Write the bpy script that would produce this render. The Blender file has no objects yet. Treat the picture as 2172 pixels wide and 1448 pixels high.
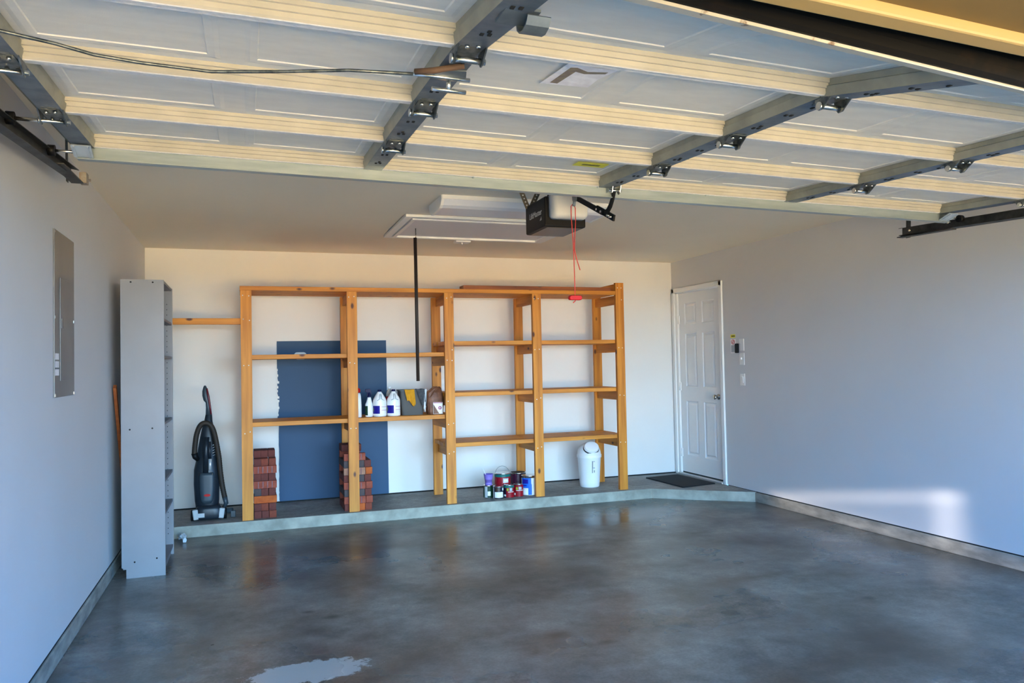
import bpy, bmesh, math, random
from mathutils import Vector, Matrix

random.seed(7)
SC = bpy.context.scene
COL = SC.collection

# ------------------------------------------------------------------ camera
W, H, HS = 5.485, 2.496, 0.095          # room width, ceiling height, height of the raised ledge
cam_d = bpy.data.cameras.new('camera')
cam_d.sensor_width = 36.0
cam_d.lens = 1614.26 / 2172 * 36.0
cam_d.clip_start = 0.05
cam = bpy.data.objects.new('camera', cam_d)
COL.objects.link(cam)
yaw, pit, rol = 0.3369, 0.0286, -0.0198
fw = Vector((math.sin(yaw) * math.cos(pit), math.cos(yaw) * math.cos(pit), math.sin(pit)))
r0 = Vector((math.cos(yaw), -math.sin(yaw), 0))
u0 = r0.cross(fw)
rt = r0 * math.cos(rol) + u0 * math.sin(rol)
up = -r0 * math.sin(rol) + u0 * math.cos(rol)
M = Matrix((rt, up, -fw)).transposed().to_4x4()
M.translation = Vector((0.8602, -7.6263, 1.3775))
cam.matrix_world = M
SC.camera = cam

# ------------------------------------------------------------------ light
GL_PATCH, GL_EDGE = 0.10, 0.055
wd = bpy.data.worlds.new('sky')
SC.world = wd
wd.use_nodes = True
nt = wd.node_tree
bg = nt.nodes['Background']
tc = nt.nodes.new('ShaderNodeTexCoord')
sep = nt.nodes.new('ShaderNodeSeparateXYZ')
ramp = nt.nodes.new('ShaderNodeValToRGB')
nt.links.new(tc.outputs['Generated'], sep.inputs[0])
nt.links.new(sep.outputs['Z'], ramp.inputs[0])
nt.links.new(ramp.outputs[0], bg.inputs[0])
def sky_ramp(r, stops):
    r.color_ramp.elements[0].position, r.color_ramp.elements[0].color = stops[0][0], (*stops[0][1], 1)
    r.color_ramp.elements[1].position, r.color_ramp.elements[1].color = stops[-1][0], (*stops[-1][1], 1)
    for p_, c_ in stops[1:-1]:
        r.color_ramp.elements.new(p_).color = (*c_, 1)
# sky shaped to light the garage: bright ahead, dim blue at the sides and overhead
sky_ramp(ramp, [(0.0, (0.52, 0.83, 1.10)), (0.14, (0.50, 0.80, 1.10)), (0.22, (0.28, 0.60, 0.93)), (0.40, (0.22, 0.52, 0.86)), (0.50, (0.03, 0.06, 0.12))])
ramp2 = nt.nodes.new('ShaderNodeValToRGB')
nt.links.new(sep.outputs['Z'], ramp2.inputs[0])
sky_ramp(ramp2, [(0.0, (0.04, 0.17, 0.42)), (0.42, (0.03, 0.13, 0.42)), (0.55, (0.012, 0.018, 0.03))])
def mth(op, x, y):
    m = nt.nodes.new('ShaderNodeMath')
    m.operation = op
    for i, v in enumerate((x, y)):
        if isinstance(v, (int, float)):
            m.inputs[i].default_value = v
        elif v is not None:
            nt.links.new(v, m.inputs[i])
    return m.outputs[0]
side = mth('DIVIDE', mth('ABSOLUTE', sep.outputs['X'], None), mth('MAXIMUM', mth('MULTIPLY', sep.outputs['Y'], -1.0), 0.001))
sm = nt.nodes.new('ShaderNodeMapRange')
sm.interpolation_type = 'SMOOTHSTEP'
sm.inputs['From Min'].default_value = 0.35
sm.inputs['From Max'].default_value = 0.58
nt.links.new(side, sm.inputs['Value'])
mixs = nt.nodes.new('ShaderNodeMixRGB')
nt.links.new(sm.outputs[0], mixs.inputs[0])
nt.links.new(ramp.outputs[0], mixs.inputs[1])
nt.links.new(ramp2.outputs[0], mixs.inputs[2])
nt.links.new(mixs.outputs[0], bg.inputs[0])
bg.inputs[1].default_value = 5.4

def lamp(name, kind, energy, color, loc=(0, 0, 0), d=None):
    l = bpy.data.lights.new(name, kind)
    l.energy = energy
    l.color = color
    o = bpy.data.objects.new(name, l)
    COL.objects.link(o)
    o.location = loc
    if d is not None:
        o.rotation_euler = Vector(d).to_track_quat('-Z', 'Y').to_euler()
    return o

sun = lamp('sun', 'SUN', 45.0, (1.0, 0.85, 0.56), d=(0.20, -0.82, -0.62))
sun.data.angle = math.radians(0.6)

# narrow area lights added for an assumed reflection on the wall: a faint patch with a brighter top and side edge
gd = Vector((0.49, 0.87, -0.05)).normalized()
gr = Vector((0.87, -0.49, 0)).normalized()
gu = gr.cross(gd)
an = math.radians(13)
gx = gr * math.cos(an) + gu * math.sin(an)
gy = -gr * math.sin(an) + gu * math.cos(an)
PC = Vector((5.485, -3.66, 0.43))          # top right corner of the bright patch on the wall
for (ax_, ay_, du, dv_, su, sv, en) in ((gx, gy, -.50, -.22, .98, .36, GL_PATCH), (gx, gy, -.50, -.03, 1.02, .05, GL_EDGE), (gr, gu, -.05, -.22, .10, .42, GL_EDGE * .7)):
    gl = lamp('added_glint_light', 'AREA', en, (1.0, 0.90, 0.82))
    gl.data.shape = 'RECTANGLE'
    gl.data.size = su
    gl.data.size_y = sv
    gl.data.spread = math.radians(1.3)
    gm = Matrix((ax_, ay_, -gd)).transposed().to_4x4()
    gm.translation = PC + ax_ * du + ay_ * dv_ - gd * 7.0
    gl.matrix_world = gm

# one more added area light, for the warm strip on the curb and the floor beside it
gl = lamp('added_glint_light', 'AREA', GL_EDGE * 1.6, (1.0, 0.78, 0.56))
gl.data.shape = 'RECTANGLE'
gl.data.size = 1.25
gl.data.size_y = .11
gl.data.spread = math.radians(1.3)
a2 = math.radians(-7)
g2x, g2y = gr * math.cos(a2) + gu * math.sin(a2), gu * math.cos(a2) - gr * math.sin(a2)
gm = Matrix((g2x, g2y, -gd)).transposed().to_4x4()
gm.translation = Vector((5.44, -3.05, 0.035)) - gd * 7.0
gl.matrix_world = gm

# portal in the garage opening
pl = bpy.data.lights.new('opening_portal', 'AREA')
pl.shape = 'RECTANGLE'
pl.size = 5.3
pl.size_y = 2.05
pl.cycles.is_portal = True
po = bpy.data.objects.new('opening_portal', pl)
COL.objects.link(po)
po.location = (2.75, -6.5, 1.03)
po.rotation_euler = (math.radians(90), 0, 0)     # faces +Y, into the garage

vs = SC.view_settings
vs.view_transform = 'Standard'
vs.look = 'None'
vs.gamma = 1
vs.use_curve_mapping = False
vs.exposure = 2.06
SC.cycles.max_bounces = 10
SC.cycles.diffuse_bounces = 8
SC.cycles.use_denoising = True
SC.cycles.sample_clamp_indirect = 8

# ------------------------------------------------------------------ materials
def new_mat(name, col, rough=0.6, metal=0.0, spec=0.5):
    m = bpy.data.materials.new(name)
    m.use_nodes = True
    b = m.node_tree.nodes['Principled BSDF']
    b.inputs['Base Color'].default_value = (*col, 1)
    b.inputs['Roughness'].default_value = rough
    b.inputs['Metallic'].default_value = metal
    b.inputs['Specular IOR Level'].default_value = spec
    return m

def noise_mat(name, c1, c2, scale=(1, 1, 1), nscale=5.0, detail=6, lo=0.35, hi=0.65, rough=0.6, metal=0.0,
              bump=0.0, bscale=None, spec=0.5, nrough=0.55):
    m = new_mat(name, c1, rough, metal, spec)
    n = m.node_tree.nodes
    L = m.node_tree.links
    b = n['Principled BSDF']
    tcn = n.new('ShaderNodeTexCoord')
    mp = n.new('ShaderNodeMapping')
    mp.inputs['Scale'].default_value = scale
    no = n.new('ShaderNodeTexNoise')
    no.inputs['Scale'].default_value = nscale
    no.inputs['Detail'].default_value = detail
    no.inputs['Roughness'].default_value = nrough
    cr = n.new('ShaderNodeValToRGB')
    cr.color_ramp.elements[0].position = lo
    cr.color_ramp.elements[0].color = (*c1, 1)
    cr.color_ramp.elements[1].position = hi
    cr.color_ramp.elements[1].color = (*c2, 1)
    L.new(tcn.outputs['Object'], mp.inputs[0])
    L.new(mp.outputs[0], no.inputs['Vector'])
    L.new(no.outputs['Fac'], cr.inputs[0])
    L.new(cr.outputs[0], b.inputs['Base Color'])
    if bump:
        n2 = n.new('ShaderNodeTexNoise')
        n2.inputs['Scale'].default_value = bscale or nscale * 4
        n2.inputs['Detail'].default_value = 3
        L.new(mp.outputs[0], n2.inputs['Vector'])
        bm_ = n.new('ShaderNodeBump')
        bm_.inputs['Strength'].default_value = bump
        bm_.inputs['Distance'].default_value = 0.004
        L.new(n2.outputs['Fac'], bm_.inputs['Height'])
        L.new(bm_.outputs[0], b.inputs['Normal'])
    return m

def wood_mat(name, axis, c1, c2, dark):
    """stained pine: grain stretched along one axis, dark round knots"""
    m = new_mat(name, c1, 0.55)
    n = m.node_tree.nodes
    L = m.node_tree.links
    b = n['Principled BSDF']
    tcn = n.new('ShaderNodeTexCoord')
    geo = n.new('ShaderNodeNewGeometry')
    mp = n.new('ShaderNodeMapping')
    s = [26, 26, 26]
    s[axis] = 1.6
    mp.inputs['Scale'].default_value = s
    no = n.new('ShaderNodeTexNoise')
    no.inputs['Scale'].default_value = 1.0
    no.inputs['Detail'].default_value = 5
    cr = n.new('ShaderNodeValToRGB')
    cr.color_ramp.elements[0].position = 0.32
    cr.color_ramp.elements[0].color = (*c1, 1)
    cr.color_ramp.elements[1].position = 0.68
    cr.color_ramp.elements[1].color = (*c2, 1)
    L.new(geo.outputs['Position'], mp.inputs[0])
    L.new(mp.outputs[0], no.inputs['Vector'])
    L.new(no.outputs['Fac'], cr.inputs[0])
    vo = n.new('ShaderNodeTexVoronoi')
    mp2 = n.new('ShaderNodeMapping')
    s2 = [9, 9, 9]
    s2[axis] = 4.5
    mp2.inputs['Scale'].default_value = s2
    vo.inputs['Scale'].default_value = 1.0
    L.new(geo.outputs['Position'], mp2.inputs[0])
    L.new(mp2.outputs[0], vo.inputs['Vector'])
    kr = n.new('ShaderNodeValToRGB')
    kr.color_ramp.elements[0].position = 0.075
    kr.color_ramp.elements[0].color = (1, 1, 1, 1)
    kr.color_ramp.elements[1].position = 0.15
    kr.color_ramp.elements[1].color = (0, 0, 0, 1)
    L.new(vo.outputs['Distance'], kr.inputs[0])
    mx = n.new('ShaderNodeMixRGB')
    mx.inputs[2].default_value = (*dark, 1)
    L.new(kr.outputs[0], mx.inputs[0])
    L.new(cr.outputs[0], mx.inputs[1])
    L.new(mx.outputs[0], b.inputs['Base Color'])
    return m

WC1, WC2, WCD = (0.50, 0.155, 0.007), (0.76, 0.30, 0.028), (0.10, 0.022, 0.005)
WOOD = [wood_mat('pine_along_' + 'xyz'[a], a, WC1, WC2, WCD) for a in range(3)]
WOOD_RED = wood_mat('red_stained_board', 0, (0.20, 0.045, 0.008), (0.38, 0.105, 0.02), (0.1, 0.03, 0.01))
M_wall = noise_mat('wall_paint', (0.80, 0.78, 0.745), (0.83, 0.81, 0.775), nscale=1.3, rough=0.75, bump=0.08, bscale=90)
M_wall_dim = noise_mat('wall_paint_dimmed', (0.635, 0.63, 0.63), (0.66, 0.655, 0.655), nscale=1.3, rough=0.75, bump=0.08, bscale=90)  # same paint as the back wall, the side walls' dimmer light put into the colour
M_ceil = noise_mat('ceiling_paint', (0.84, 0.755, 0.60), (0.87, 0.785, 0.63), nscale=1.0, rough=0.85, bump=0.08, bscale=90)
M_white = new_mat('white_trim', (0.86, 0.85, 0.81), 0.35)
M_doorw = new_mat('white_door_paint', (0.82, 0.82, 0.80), 0.38)
M_skin = noise_mat('door_backing', (0.73, 0.70, 0.635), (0.79, 0.76, 0.69), nscale=7, scale=(1, 3, 1), rough=0.6, bump=0.15, bscale=240)
M_rail = noise_mat('door_rail_cream', (0.43, 0.40, 0.32), (0.49, 0.455, 0.37), nscale=9, rough=0.6, bump=0.1, bscale=200)
M_flange = noise_mat('door_seam', (0.66, 0.66, 0.65), (0.80, 0.79, 0.77), nscale=60, rough=0.6, bump=0.2, bscale=300)
M_galv = noise_mat('galvanized_steel', (0.13, 0.165, 0.20), (0.22, 0.26, 0.29), nscale=14, rough=0.48, metal=0.65)
M_galv_l = noise_mat('bright_galvanized_steel', (0.36, 0.42, 0.42), (0.46, 0.52, 0.51), nscale=8, rough=0.38, metal=0.55, scale=(.5, 4, 4))
M_steel = new_mat('zinc_steel', (0.72, 0.69, 0.62), 0.25, 1.0)
M_dsteel = noise_mat('dull_steel', (0.07, 0.085, 0.09), (0.22, 0.24, 0.23), nscale=40, rough=0.38, metal=0.8)
M_track = noise_mat('track_steel', (0.03, 0.033, 0.033), (0.09, 0.095, 0.09), nscale=12, rough=0.5, metal=0.6)
M_black = new_mat('black_plastic', (0.006, 0.0055, 0.006), 0.5, 0, .2)
M_blackm = new_mat('black_metal', (0.005, 0.005, 0.0055), 0.6, 0, .2)
M_hole = new_mat('black_hole', (0.01, 0.01, 0.01), 0.9)
M_rubber = noise_mat('old_rubber_seal', (0.0035, 0.0028, 0.0022), (0.016, 0.009, 0.005), nscale=14, lo=.55, hi=.8, rough=0.85, spec=.2)
M_red = new_mat('red_plastic', (0.50, 0.002, 0.002), 0.45, 0, .25)
M_cord = new_mat('red_cord', (0.62, 0.06, 0.05), 0.8, 0, .2)
M_pole = noise_mat('dark_pole', (0.014, 0.008, 0.006), (0.032, 0.018, 0.012), scale=(30, 30, 1), nscale=1, rough=0.6)
M_cab = noise_mat('grey_laminate', (0.235, 0.235, 0.25), (0.265, 0.265, 0.28), nscale=3, rough=0.42, bump=.03, bscale=200)
M_cabin = noise_mat('grey_laminate_inside', (0.20, 0.205, 0.225), (0.23, 0.235, 0.255), nscale=3, rough=0.5)
M_blue = noise_mat('slate_blue_board', (0.019, 0.066, 0.145), (0.024, 0.075, 0.160), nscale=1.2, rough=0.55, spec=.3)
M_chip = new_mat('raw_board_core', (0.85, 0.84, 0.80), 0.8)
M_plate = new_mat('white_plate', (0.82, 0.81, 0.78), 0.35)
M_lens = new_mat('frosted_cover', (0.60, 0.59, 0.56), 0.5)
M_fix = new_mat('fixture_acrylic', (0.74, 0.76, 0.80), 0.3)
M_yel = new_mat('yellow_sticker', (0.85, 0.78, 0.03), 0.5)
M_paper = noise_mat('paper_label', (0.93, 0.90, 0.90), (0.80, 0.76, 0.77), nscale=30, rough=0.7)
M_brown = noise_mat('glue_stain', (0.30, 0.24, 0.15), (0.22, 0.17, 0.14), nscale=40, rough=0.8)
M_panel = noise_mat('grey_painted_steel', (0.17, 0.17, 0.16), (0.20, 0.20, 0.19), nscale=4, rough=0.35, metal=0.3)
M_vac = noise_mat('charcoal_plastic', (0.010, 0.015, 0.021), (0.017, 0.023, 0.031), nscale=6, rough=0.35, spec=.35)
M_vac2 = new_mat('grey_blue_plastic', (0.035, 0.050, 0.062), 0.38, 0, .35)
M_hose = new_mat('brown_grey_hose', (0.032, 0.023, 0.017), 0.6, 0, .3)
M_silver = new_mat('silver_plastic', (0.62, 0.64, 0.66), 0.25, 0.4)
M_dred = new_mat('dark_red_plastic', (0.12, 0.004, 0.012), 0.4)
M_wplast = new_mat('white_plastic', (0.86, 0.87, 0.88), 0.3)
M_mat = noise_mat('black_doormat', (0.005, 0.005, 0.006), (0.012, 0.011, 0.012), nscale=120, rough=0.95, bump=0.6, bscale=300)
M_navy = new_mat('navy_plastic', (0.004, 0.004, 0.045), 0.45, 0, .2)
M_bluel = new_mat('blue_label', (0.012, 0.010, 0.25), 0.45, 0, .2)
M_magl = new_mat('magenta_print', (0.42, 0.05, 0.22), 0.5)
M_green = new_mat('dark_green_label', (0.006, 0.04, 0.018), 0.5, 0, .3)
M_teal = new_mat('teal_label', (0.005, 0.13, 0.115), 0.4, 0, .3)
M_crim = new_mat('crimson_label', (0.30, 0.004, 0.012), 0.38, 0, .3)
M_lime = new_mat('lime_mark', (0.32, 0.40, 0.03), 0.5)
M_maroon = new_mat('maroon_label', (0.045, 0.004, 0.022), 0.4, 0, .3)
M_bblue = new_mat('bright_blue_label', (0.010, 0.13, 0.62), 0.45, 0, .25)
M_mgn = new_mat('magenta_plastic', (0.50, 0.003, 0.28), 0.4, 0, .3)
M_purple = new_mat('purple_plastic', (0.26, 0.18, 0.60), 0.4, 0, .3)
M_bktg = new_mat('grey_bucket', (0.17, 0.175, 0.175), 0.5, 0, .3)
M_gold = noise_mat('mustard_cloth', (0.58, 0.25, 0.008), (0.68, 0.32, 0.015), nscale=30, rough=0.95)
M_gcl = noise_mat('grey_cloth', (0.045, 0.05, 0.058), (0.08, 0.085, 0.095), nscale=40, rough=0.95)
M_bag = noise_mat('brown_bag', (0.10, 0.034, 0.014), (0.25, 0.10, 0.05), nscale=14, rough=0.5, bump=0.7, bscale=40)
M_tin = new_mat('tin', (0.72, 0.72, 0.72), 0.22, 1.0)
M_can_dk = new_mat('dark_can_label', (0.008, 0.009, 0.026), 0.4, 0, .3)
M_brn = new_mat('brown_print', (0.05, 0.02, 0.01), 0.4)
M_pgray = new_mat('pale_grey_print', (0.45, 0.47, 0.48), 0.5)
M_alum = new_mat('aluminium_sill', (0.6, 0.6, 0.58), 0.4, 0.7)
M_amber = noise_mat('outside_stucco', (0.17, 0.105, 0.028), (0.20, 0.125, 0.036), nscale=2, rough=0.8)  # stucco colour with the driveway's yellow bounce put into it
M_trimo = new_mat('outside_trim', (0.40, 0.27, 0.095), 0.55)  # trim colour, the same warm bounce put into it
M_drive = noise_mat('driveway_concrete', (0.60, 0.50, 0.37), (0.68, 0.58, 0.44), nscale=0.7, rough=0.9)
M_lawn = noise_mat('lawn', (0.030, 0.035, 0.014), (0.045, 0.045, 0.02), nscale=3, rough=0.95)  # kept dark so the ground beside the driveway bounces little light
M_curb = noise_mat('curb_concrete', (0.20, 0.195, 0.17), (0.38, 0.36, 0.31), nscale=5, rough=0.8, bump=0.5, bscale=40, scale=(1, 1, 3))
M_ledge_f = noise_mat('ledge_concrete', (0.26, 0.255, 0.21), (0.42, 0.41, 0.345), nscale=6, rough=0.8, bump=0.5, bscale=40)
M_rust = new_mat('rust', (0.25, 0.09, 0.02), 0.8)

def brick_mat(name, c1, c2):
    return noise_mat(name, c1, c2, nscale=22, rough=0.9, bump=0.5, bscale=70)
BR = [brick_mat('brick_red', (0.19, 0.036, 0.020), (0.27, 0.060, 0.032)),
      brick_mat('brick_maroon', (0.12, 0.028, 0.022), (0.18, 0.045, 0.032)),
      brick_mat('brick_charcoal', (0.06, 0.05, 0.055), (0.11, 0.075, 0.07)),
      brick_mat('brick_orange', (0.42, 0.075, 0.015), (0.58, 0.13, 0.025)),
      brick_mat('brick_tan', (0.30, 0.14, 0.09), (0.40, 0.20, 0.13)),
      brick_mat('brick_scored_red', (0.27, 0.050, 0.028), (0.36, 0.085, 0.048))]

def floor_mat(name, base_lo, base_hi, dark, rough=0.34, stains=(), pale=()):
    m = new_mat(name, base_lo, rough)
    n = m.node_tree.nodes
    L = m.node_tree.links
    b = n['Principled BSDF']
    geo = n.new('ShaderNodeNewGeometry')
    def noise(sc, det, rg, stretch=None):
        no = n.new('ShaderNodeTexNoise')
        no.inputs['Scale'].default_value = sc
        no.inputs['Detail'].default_value = det
        no.inputs['Roughness'].default_value = rg
        if stretch:
            mp = n.new('ShaderNodeMapping')
            mp.inputs['Scale'].default_value = stretch
            L.new(geo.outputs['Position'], mp.inputs[0])
            L.new(mp.outputs[0], no.inputs['Vector'])
        else:
            L.new(geo.outputs['Position'], no.inputs['Vector'])
        return no
    def rampn(src, p0, p1, c0=(0, 0, 0), c1=(1, 1, 1)):
        r = n.new('ShaderNodeValToRGB')
        r.color_ramp.elements[0].position = p0
        r.color_ramp.elements[0].color = (*c0, 1)
        r.color_ramp.elements[1].position = p1
        r.color_ramp.elements[1].color = (*c1, 1)
        L.new(src, r.inputs[0])
        return r
    def mix(fac, a, c, mode='MIX'):
        x = n.new('ShaderNodeMixRGB')
        x.blend_type = mode
        if hasattr(fac, 'is_linked'):
            L.new(fac, x.inputs[0])
        else:
            x.inputs[0].default_value = fac
        if isinstance(a, tuple):
            x.inputs[1].default_value = (*a, 1)
        else:
            L.new(a, x.inputs[1])
        if isinstance(c, tuple):
            x.inputs[2].default_value = (*c, 1)
        else:
            L.new(c, x.inputs[2])
        return x.outputs[0]
    n1 = noise(2.0, 9, 0.64)
    base = rampn(n1.outputs['Fac'], 0.32, 0.64, base_lo, base_hi).outputs[0]
    n2 = noise(1.4, 7, 0.6, (1, 1.5, 1))
    col = mix(rampn(n2.outputs['Fac'], 0.45, 0.75).outputs[0], base, dark)
    n3 = noise(11, 6, 0.72)
    col = mix(0.65, col, rampn(n3.outputs['Fac'], 0.36, 0.66, (0.52, 0.52, 0.52), (1.12, 1.12, 1.12)).outputs[0], 'MULTIPLY')
    n4 = noise(70, 3, 0.6)
    col = mix(0.5, col, rampn(n4.outputs['Fac'], 0.35, 0.68, (0.62, 0.62, 0.62), (1.15, 1.15, 1.15)).outputs[0], 'MULTIPLY')
    # stains with a place of their own: (x, y, radius x, radius y, strength, colour)
    nz = noise(4, 3, 0.45)
    nzh = noise(16, 6, 0.7)
    for (sx, sy, rx, ry, st, sc_) in stains:
        mp = n.new('ShaderNodeMapping')
        mp.vector_type = 'POINT'
        mp.inputs['Location'].default_value = (-sx / rx, -sy / ry, 0)
        mp.inputs['Scale'].default_value = (1 / rx, 1 / ry, 0)
        L.new(geo.outputs['Position'], mp.inputs[0])
        ln = n.new('ShaderNodeVectorMath')
        ln.operation = 'LENGTH'
        L.new(mp.outputs[0], ln.inputs[0])
        ad = n.new('ShaderNodeMath')
        ad.operation = 'ADD'
        mu = n.new('ShaderNodeMath')
        mu.operation = 'MULTIPLY'
        mu.inputs[1].default_value = 1.6 if st < 0 else 1.2
        L.new((nzh if st < 0 else nz).outputs['Fac'], mu.inputs[0])
        L.new(ln.outputs['Value'], ad.inputs[0])
        L.new(mu.outputs[0], ad.inputs[1])
        mk = rampn(ad.outputs[0], 0.0, 1.0)
        mk.color_ramp.elements[0].position = 0.0
        hard = st < 0
        mr = n.new('ShaderNodeMapRange')
        mr.inputs['From Min'].default_value = 0.75 if not hard else 1.62
        mr.inputs['From Max'].default_value = 2.1 if not hard else 1.72
        mr.inputs['To Min'].default_value = abs(st)
        mr.inputs['To Max'].default_value = 0
        L.new(ad.outputs[0], mr.inputs['Value'])
        n.remove(mk)
        col = mix(mr.outputs[0], col, sc_)
    L.new(col, b.inputs['Base Color'])
    nr = noise(0.8, 4, 0.5)
    rr = n.new('ShaderNodeMapRange')
    rr.interpolation_type = 'SMOOTHSTEP'
    rr.inputs['From Min'].default_value = 0.15
    rr.inputs['From Max'].default_value = 0.85
    rr.inputs['To Min'].default_value = rough - 0.16
    rr.inputs['To Max'].default_value = rough + 0.24
    L.new(nr.outputs['Fac'], rr.inputs['Value'])
    L.new(rr.outputs[0], b.inputs['Roughness'])
    bp = n.new('ShaderNodeBump')
    bp.inputs['Strength'].default_value = 0.12
    bp.inputs['Distance'].default_value = 0.003
    n5 = noise(30, 4, 0.6)
    L.new(n5.outputs['Fac'], bp.inputs['Height'])
    L.new(bp.outputs[0], b.inputs['Normal'])
    return m

DK = (0.060, 0.045, 0.032)
DK2 = (0.028, 0.023, 0.020)
M_floor = floor_mat('garage_floor_concrete', (0.105, 0.096, 0.087), (0.285, 0.262, 0.236), (0.095, 0.072, 0.050), 0.28, stains=[
    (1.75, -1.75, .55, .35, .75, DK), (3.2, -1.55, .5, .22, .7, DK2), (3.75, -1.7, .3, .22, .8, DK2), (2.9, -2.0, .5, .15, .5, DK),
    (1.30, -3.29, .05, .035, .85, DK2), (1.18, -3.15, .03, .02, .8, DK2),
    (2.34, -4.02, .075, .06, .85, DK2), (2.52, -4.2, .05, .03, .8, DK2), (3.33, -4.07, .05, .035, .9, DK2), (3.72, -4.75, .4, .35, .75, DK),
    (1.0, -4.2, .9, .22, .55, DK), (2.9, -3.0, .5, .35, .5, DK), (4.0, -2.7, .6, .3, .45, DK), (4.2, -4.15, .035, .03, .9, DK2),
    (3.9, -3.55, .25, .05, .6, DK), (3.6, -3.75, .08, .22, .6, DK), (1.0, -1.95, .25, .25, .5, (0.13, 0.07, 0.055)),
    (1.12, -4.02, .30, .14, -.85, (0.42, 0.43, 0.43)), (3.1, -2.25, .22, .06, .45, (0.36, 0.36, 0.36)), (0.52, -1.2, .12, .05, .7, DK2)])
M_ledge = floor_mat('ledge_top_concrete', (0.25, 0.245, 0.235), (0.38, 0.37, 0.35), (0.19, 0.18, 0.165), 0.55)

# ------------------------------------------------------------------ mesh builder
class MB:
    def __init__(s):
        s.v, s.f, s.mi, s.sm = [], [], [], []
    def add(s, vs_, fs, mi=0, smooth=False):
        b = len(s.v)
        s.v += [tuple(v) for v in vs_]
        for f in fs:
            s.f.append([b + i for i in f])
            s.mi.append(mi)
            s.sm.append(smooth)
        return s
    def box(s, x0, x1, y0, y1, z0, z1, mi=0):
        vs_ = [(x, y, z) for z in (z0, z1) for y in (y0, y1) for x in (x0, x1)]
        return s.add(vs_, [(0, 2, 3, 1), (4, 5, 7, 6), (0, 1, 5, 4), (2, 6, 7, 3), (0, 4, 6, 2), (1, 3, 7, 5)], mi)
    def obox(s, c, sx, sy, sz, rot, mi=0):
        R = Matrix.Rotation(0, 3, 'X') if rot is None else rot
        vs_ = [Vector(c) + R @ Vector((x, y, z)) for z in (-sz / 2, sz / 2) for y in (-sy / 2, sy / 2) for x in (-sx / 2, sx / 2)]
        return s.add(vs_, [(0, 2, 3, 1), (4, 5, 7, 6), (0, 1, 5, 4), (2, 6, 7, 3), (0, 4, 6, 2), (1, 3, 7, 5)], mi)
    def hexa(s, p, mi=0):
        """8 corners, bottom loop then top loop"""
        return s.add(p, [(3, 2, 1, 0), (4, 5, 6, 7), (0, 1, 5, 4), (1, 2, 6, 5), (2, 3, 7, 6), (3, 0, 4, 7)], mi)
    def tube(s, pts, r, n=8, mi=0, cap=True):
        pts = [Vector(p) for p in pts]
        rs = r if isinstance(r, (list, tuple)) else [r] * len(pts)
        rings = []
        up0 = None
        for i, p in enumerate(pts):
            t = (pts[min(i + 1, len(pts) - 1)] - pts[max(i - 1, 0)]).normalized()
            if up0 is None:
                up0 = Vector((0, 0, 1)) if abs(t.z) < 0.9 else Vector((1, 0, 0))
            a = t.cross(up0).normalized()
            up0 = a.cross(t).normalized()
            rings.append([p + (a * math.cos(2 * math.pi * k / n) + up0 * math.sin(2 * math.pi * k / n)) * rs[i] for k in range(n)])
        vs_ = [q for R in rings for q in R]
        fs = [(i * n + k, i * n + (k + 1) % n, (i + 1) * n + (k + 1) % n, (i + 1) * n + k) for i in range(len(pts) - 1) for k in range(n)]
        s.add(vs_, fs, mi, True)
        if cap:
            s.add(rings[0], [tuple(range(n))], mi)
            s.add(rings[-1], [tuple(reversed(range(n)))], mi)
        return s
    def lathe(s, c, prof, n=24, mi=0, sx=1, sy=1, mis=None, a0=0, a1=2 * math.pi, caps=True):
        cx, cy, cz = c
        full = abs(a1 - a0 - 2 * math.pi) < 1e-4
        m = n if full else n + 1
        for j in range(len(prof) - 1):
            (ra, za), (rb, zb) = prof[j], prof[j + 1]
            vs_ = []
            for (r, z) in ((ra, za), (rb, zb)):
                for k in range(m):
                    t = a0 + (a1 - a0) * k / n
                    vs_.append((cx + r * sx * math.cos(t), cy + r * sy * math.sin(t), cz + z))
            fs = [(k, (k + 1) % m, m + (k + 1) % m, m + k) for k in range(n)]
            s.add(vs_, fs, mis[j] if mis else mi, True)
        if full and caps:
            for (r, z), fl in ((prof[0], True), (prof[-1], False)):
                if r > 1e-5:
                    vs_ = [(cx + r * sx * math.cos(2 * math.pi * k / n), cy + r * sy * math.sin(2 * math.pi * k / n), cz + z) for k in range(n)]
                    s.add(vs_, [tuple(reversed(range(n))) if fl else tuple(range(n))], (mis[0] if fl else mis[-1]) if mis else mi)
        return s
    def loft(s, rings, mi=0, cap=True, smooth=True):
        n = len(rings[0])
        vs_ = [q for R in rings for q in R]
        fs = [(i * n + k, i * n + (k + 1) % n, (i + 1) * n + (k + 1) % n, (i + 1) * n + k) for i in range(len(rings) - 1) for k in range(n)]
        s.add(vs_, fs, mi, smooth)
        if cap:
            s.add(rings[0], [tuple(reversed(range(n)))], mi)
            s.add(rings[-1], [tuple(range(n))], mi)
        return s
    def extrude(s, prof, axis, a, b, mi=0, smooth=False):
        """closed 2-D profile extruded along axis 0, 1 or 2"""
        def P(u, v, w):
            return {0: (w, u, v), 1: (u, w, v), 2: (u, v, w)}[axis]
        n = len(prof)
        vs_ = [P(u, v, w) for w in (a, b) for (u, v) in prof]
        fs = [(k, (k + 1) % n, n + (k + 1) % n, n + k) for k in range(n)]
        s.add(vs_, fs, mi, smooth)
        s.add(vs_[:n], [tuple(range(n))], mi)
        s.add(vs_[n:], [tuple(reversed(range(n)))], mi)
        return s
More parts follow.
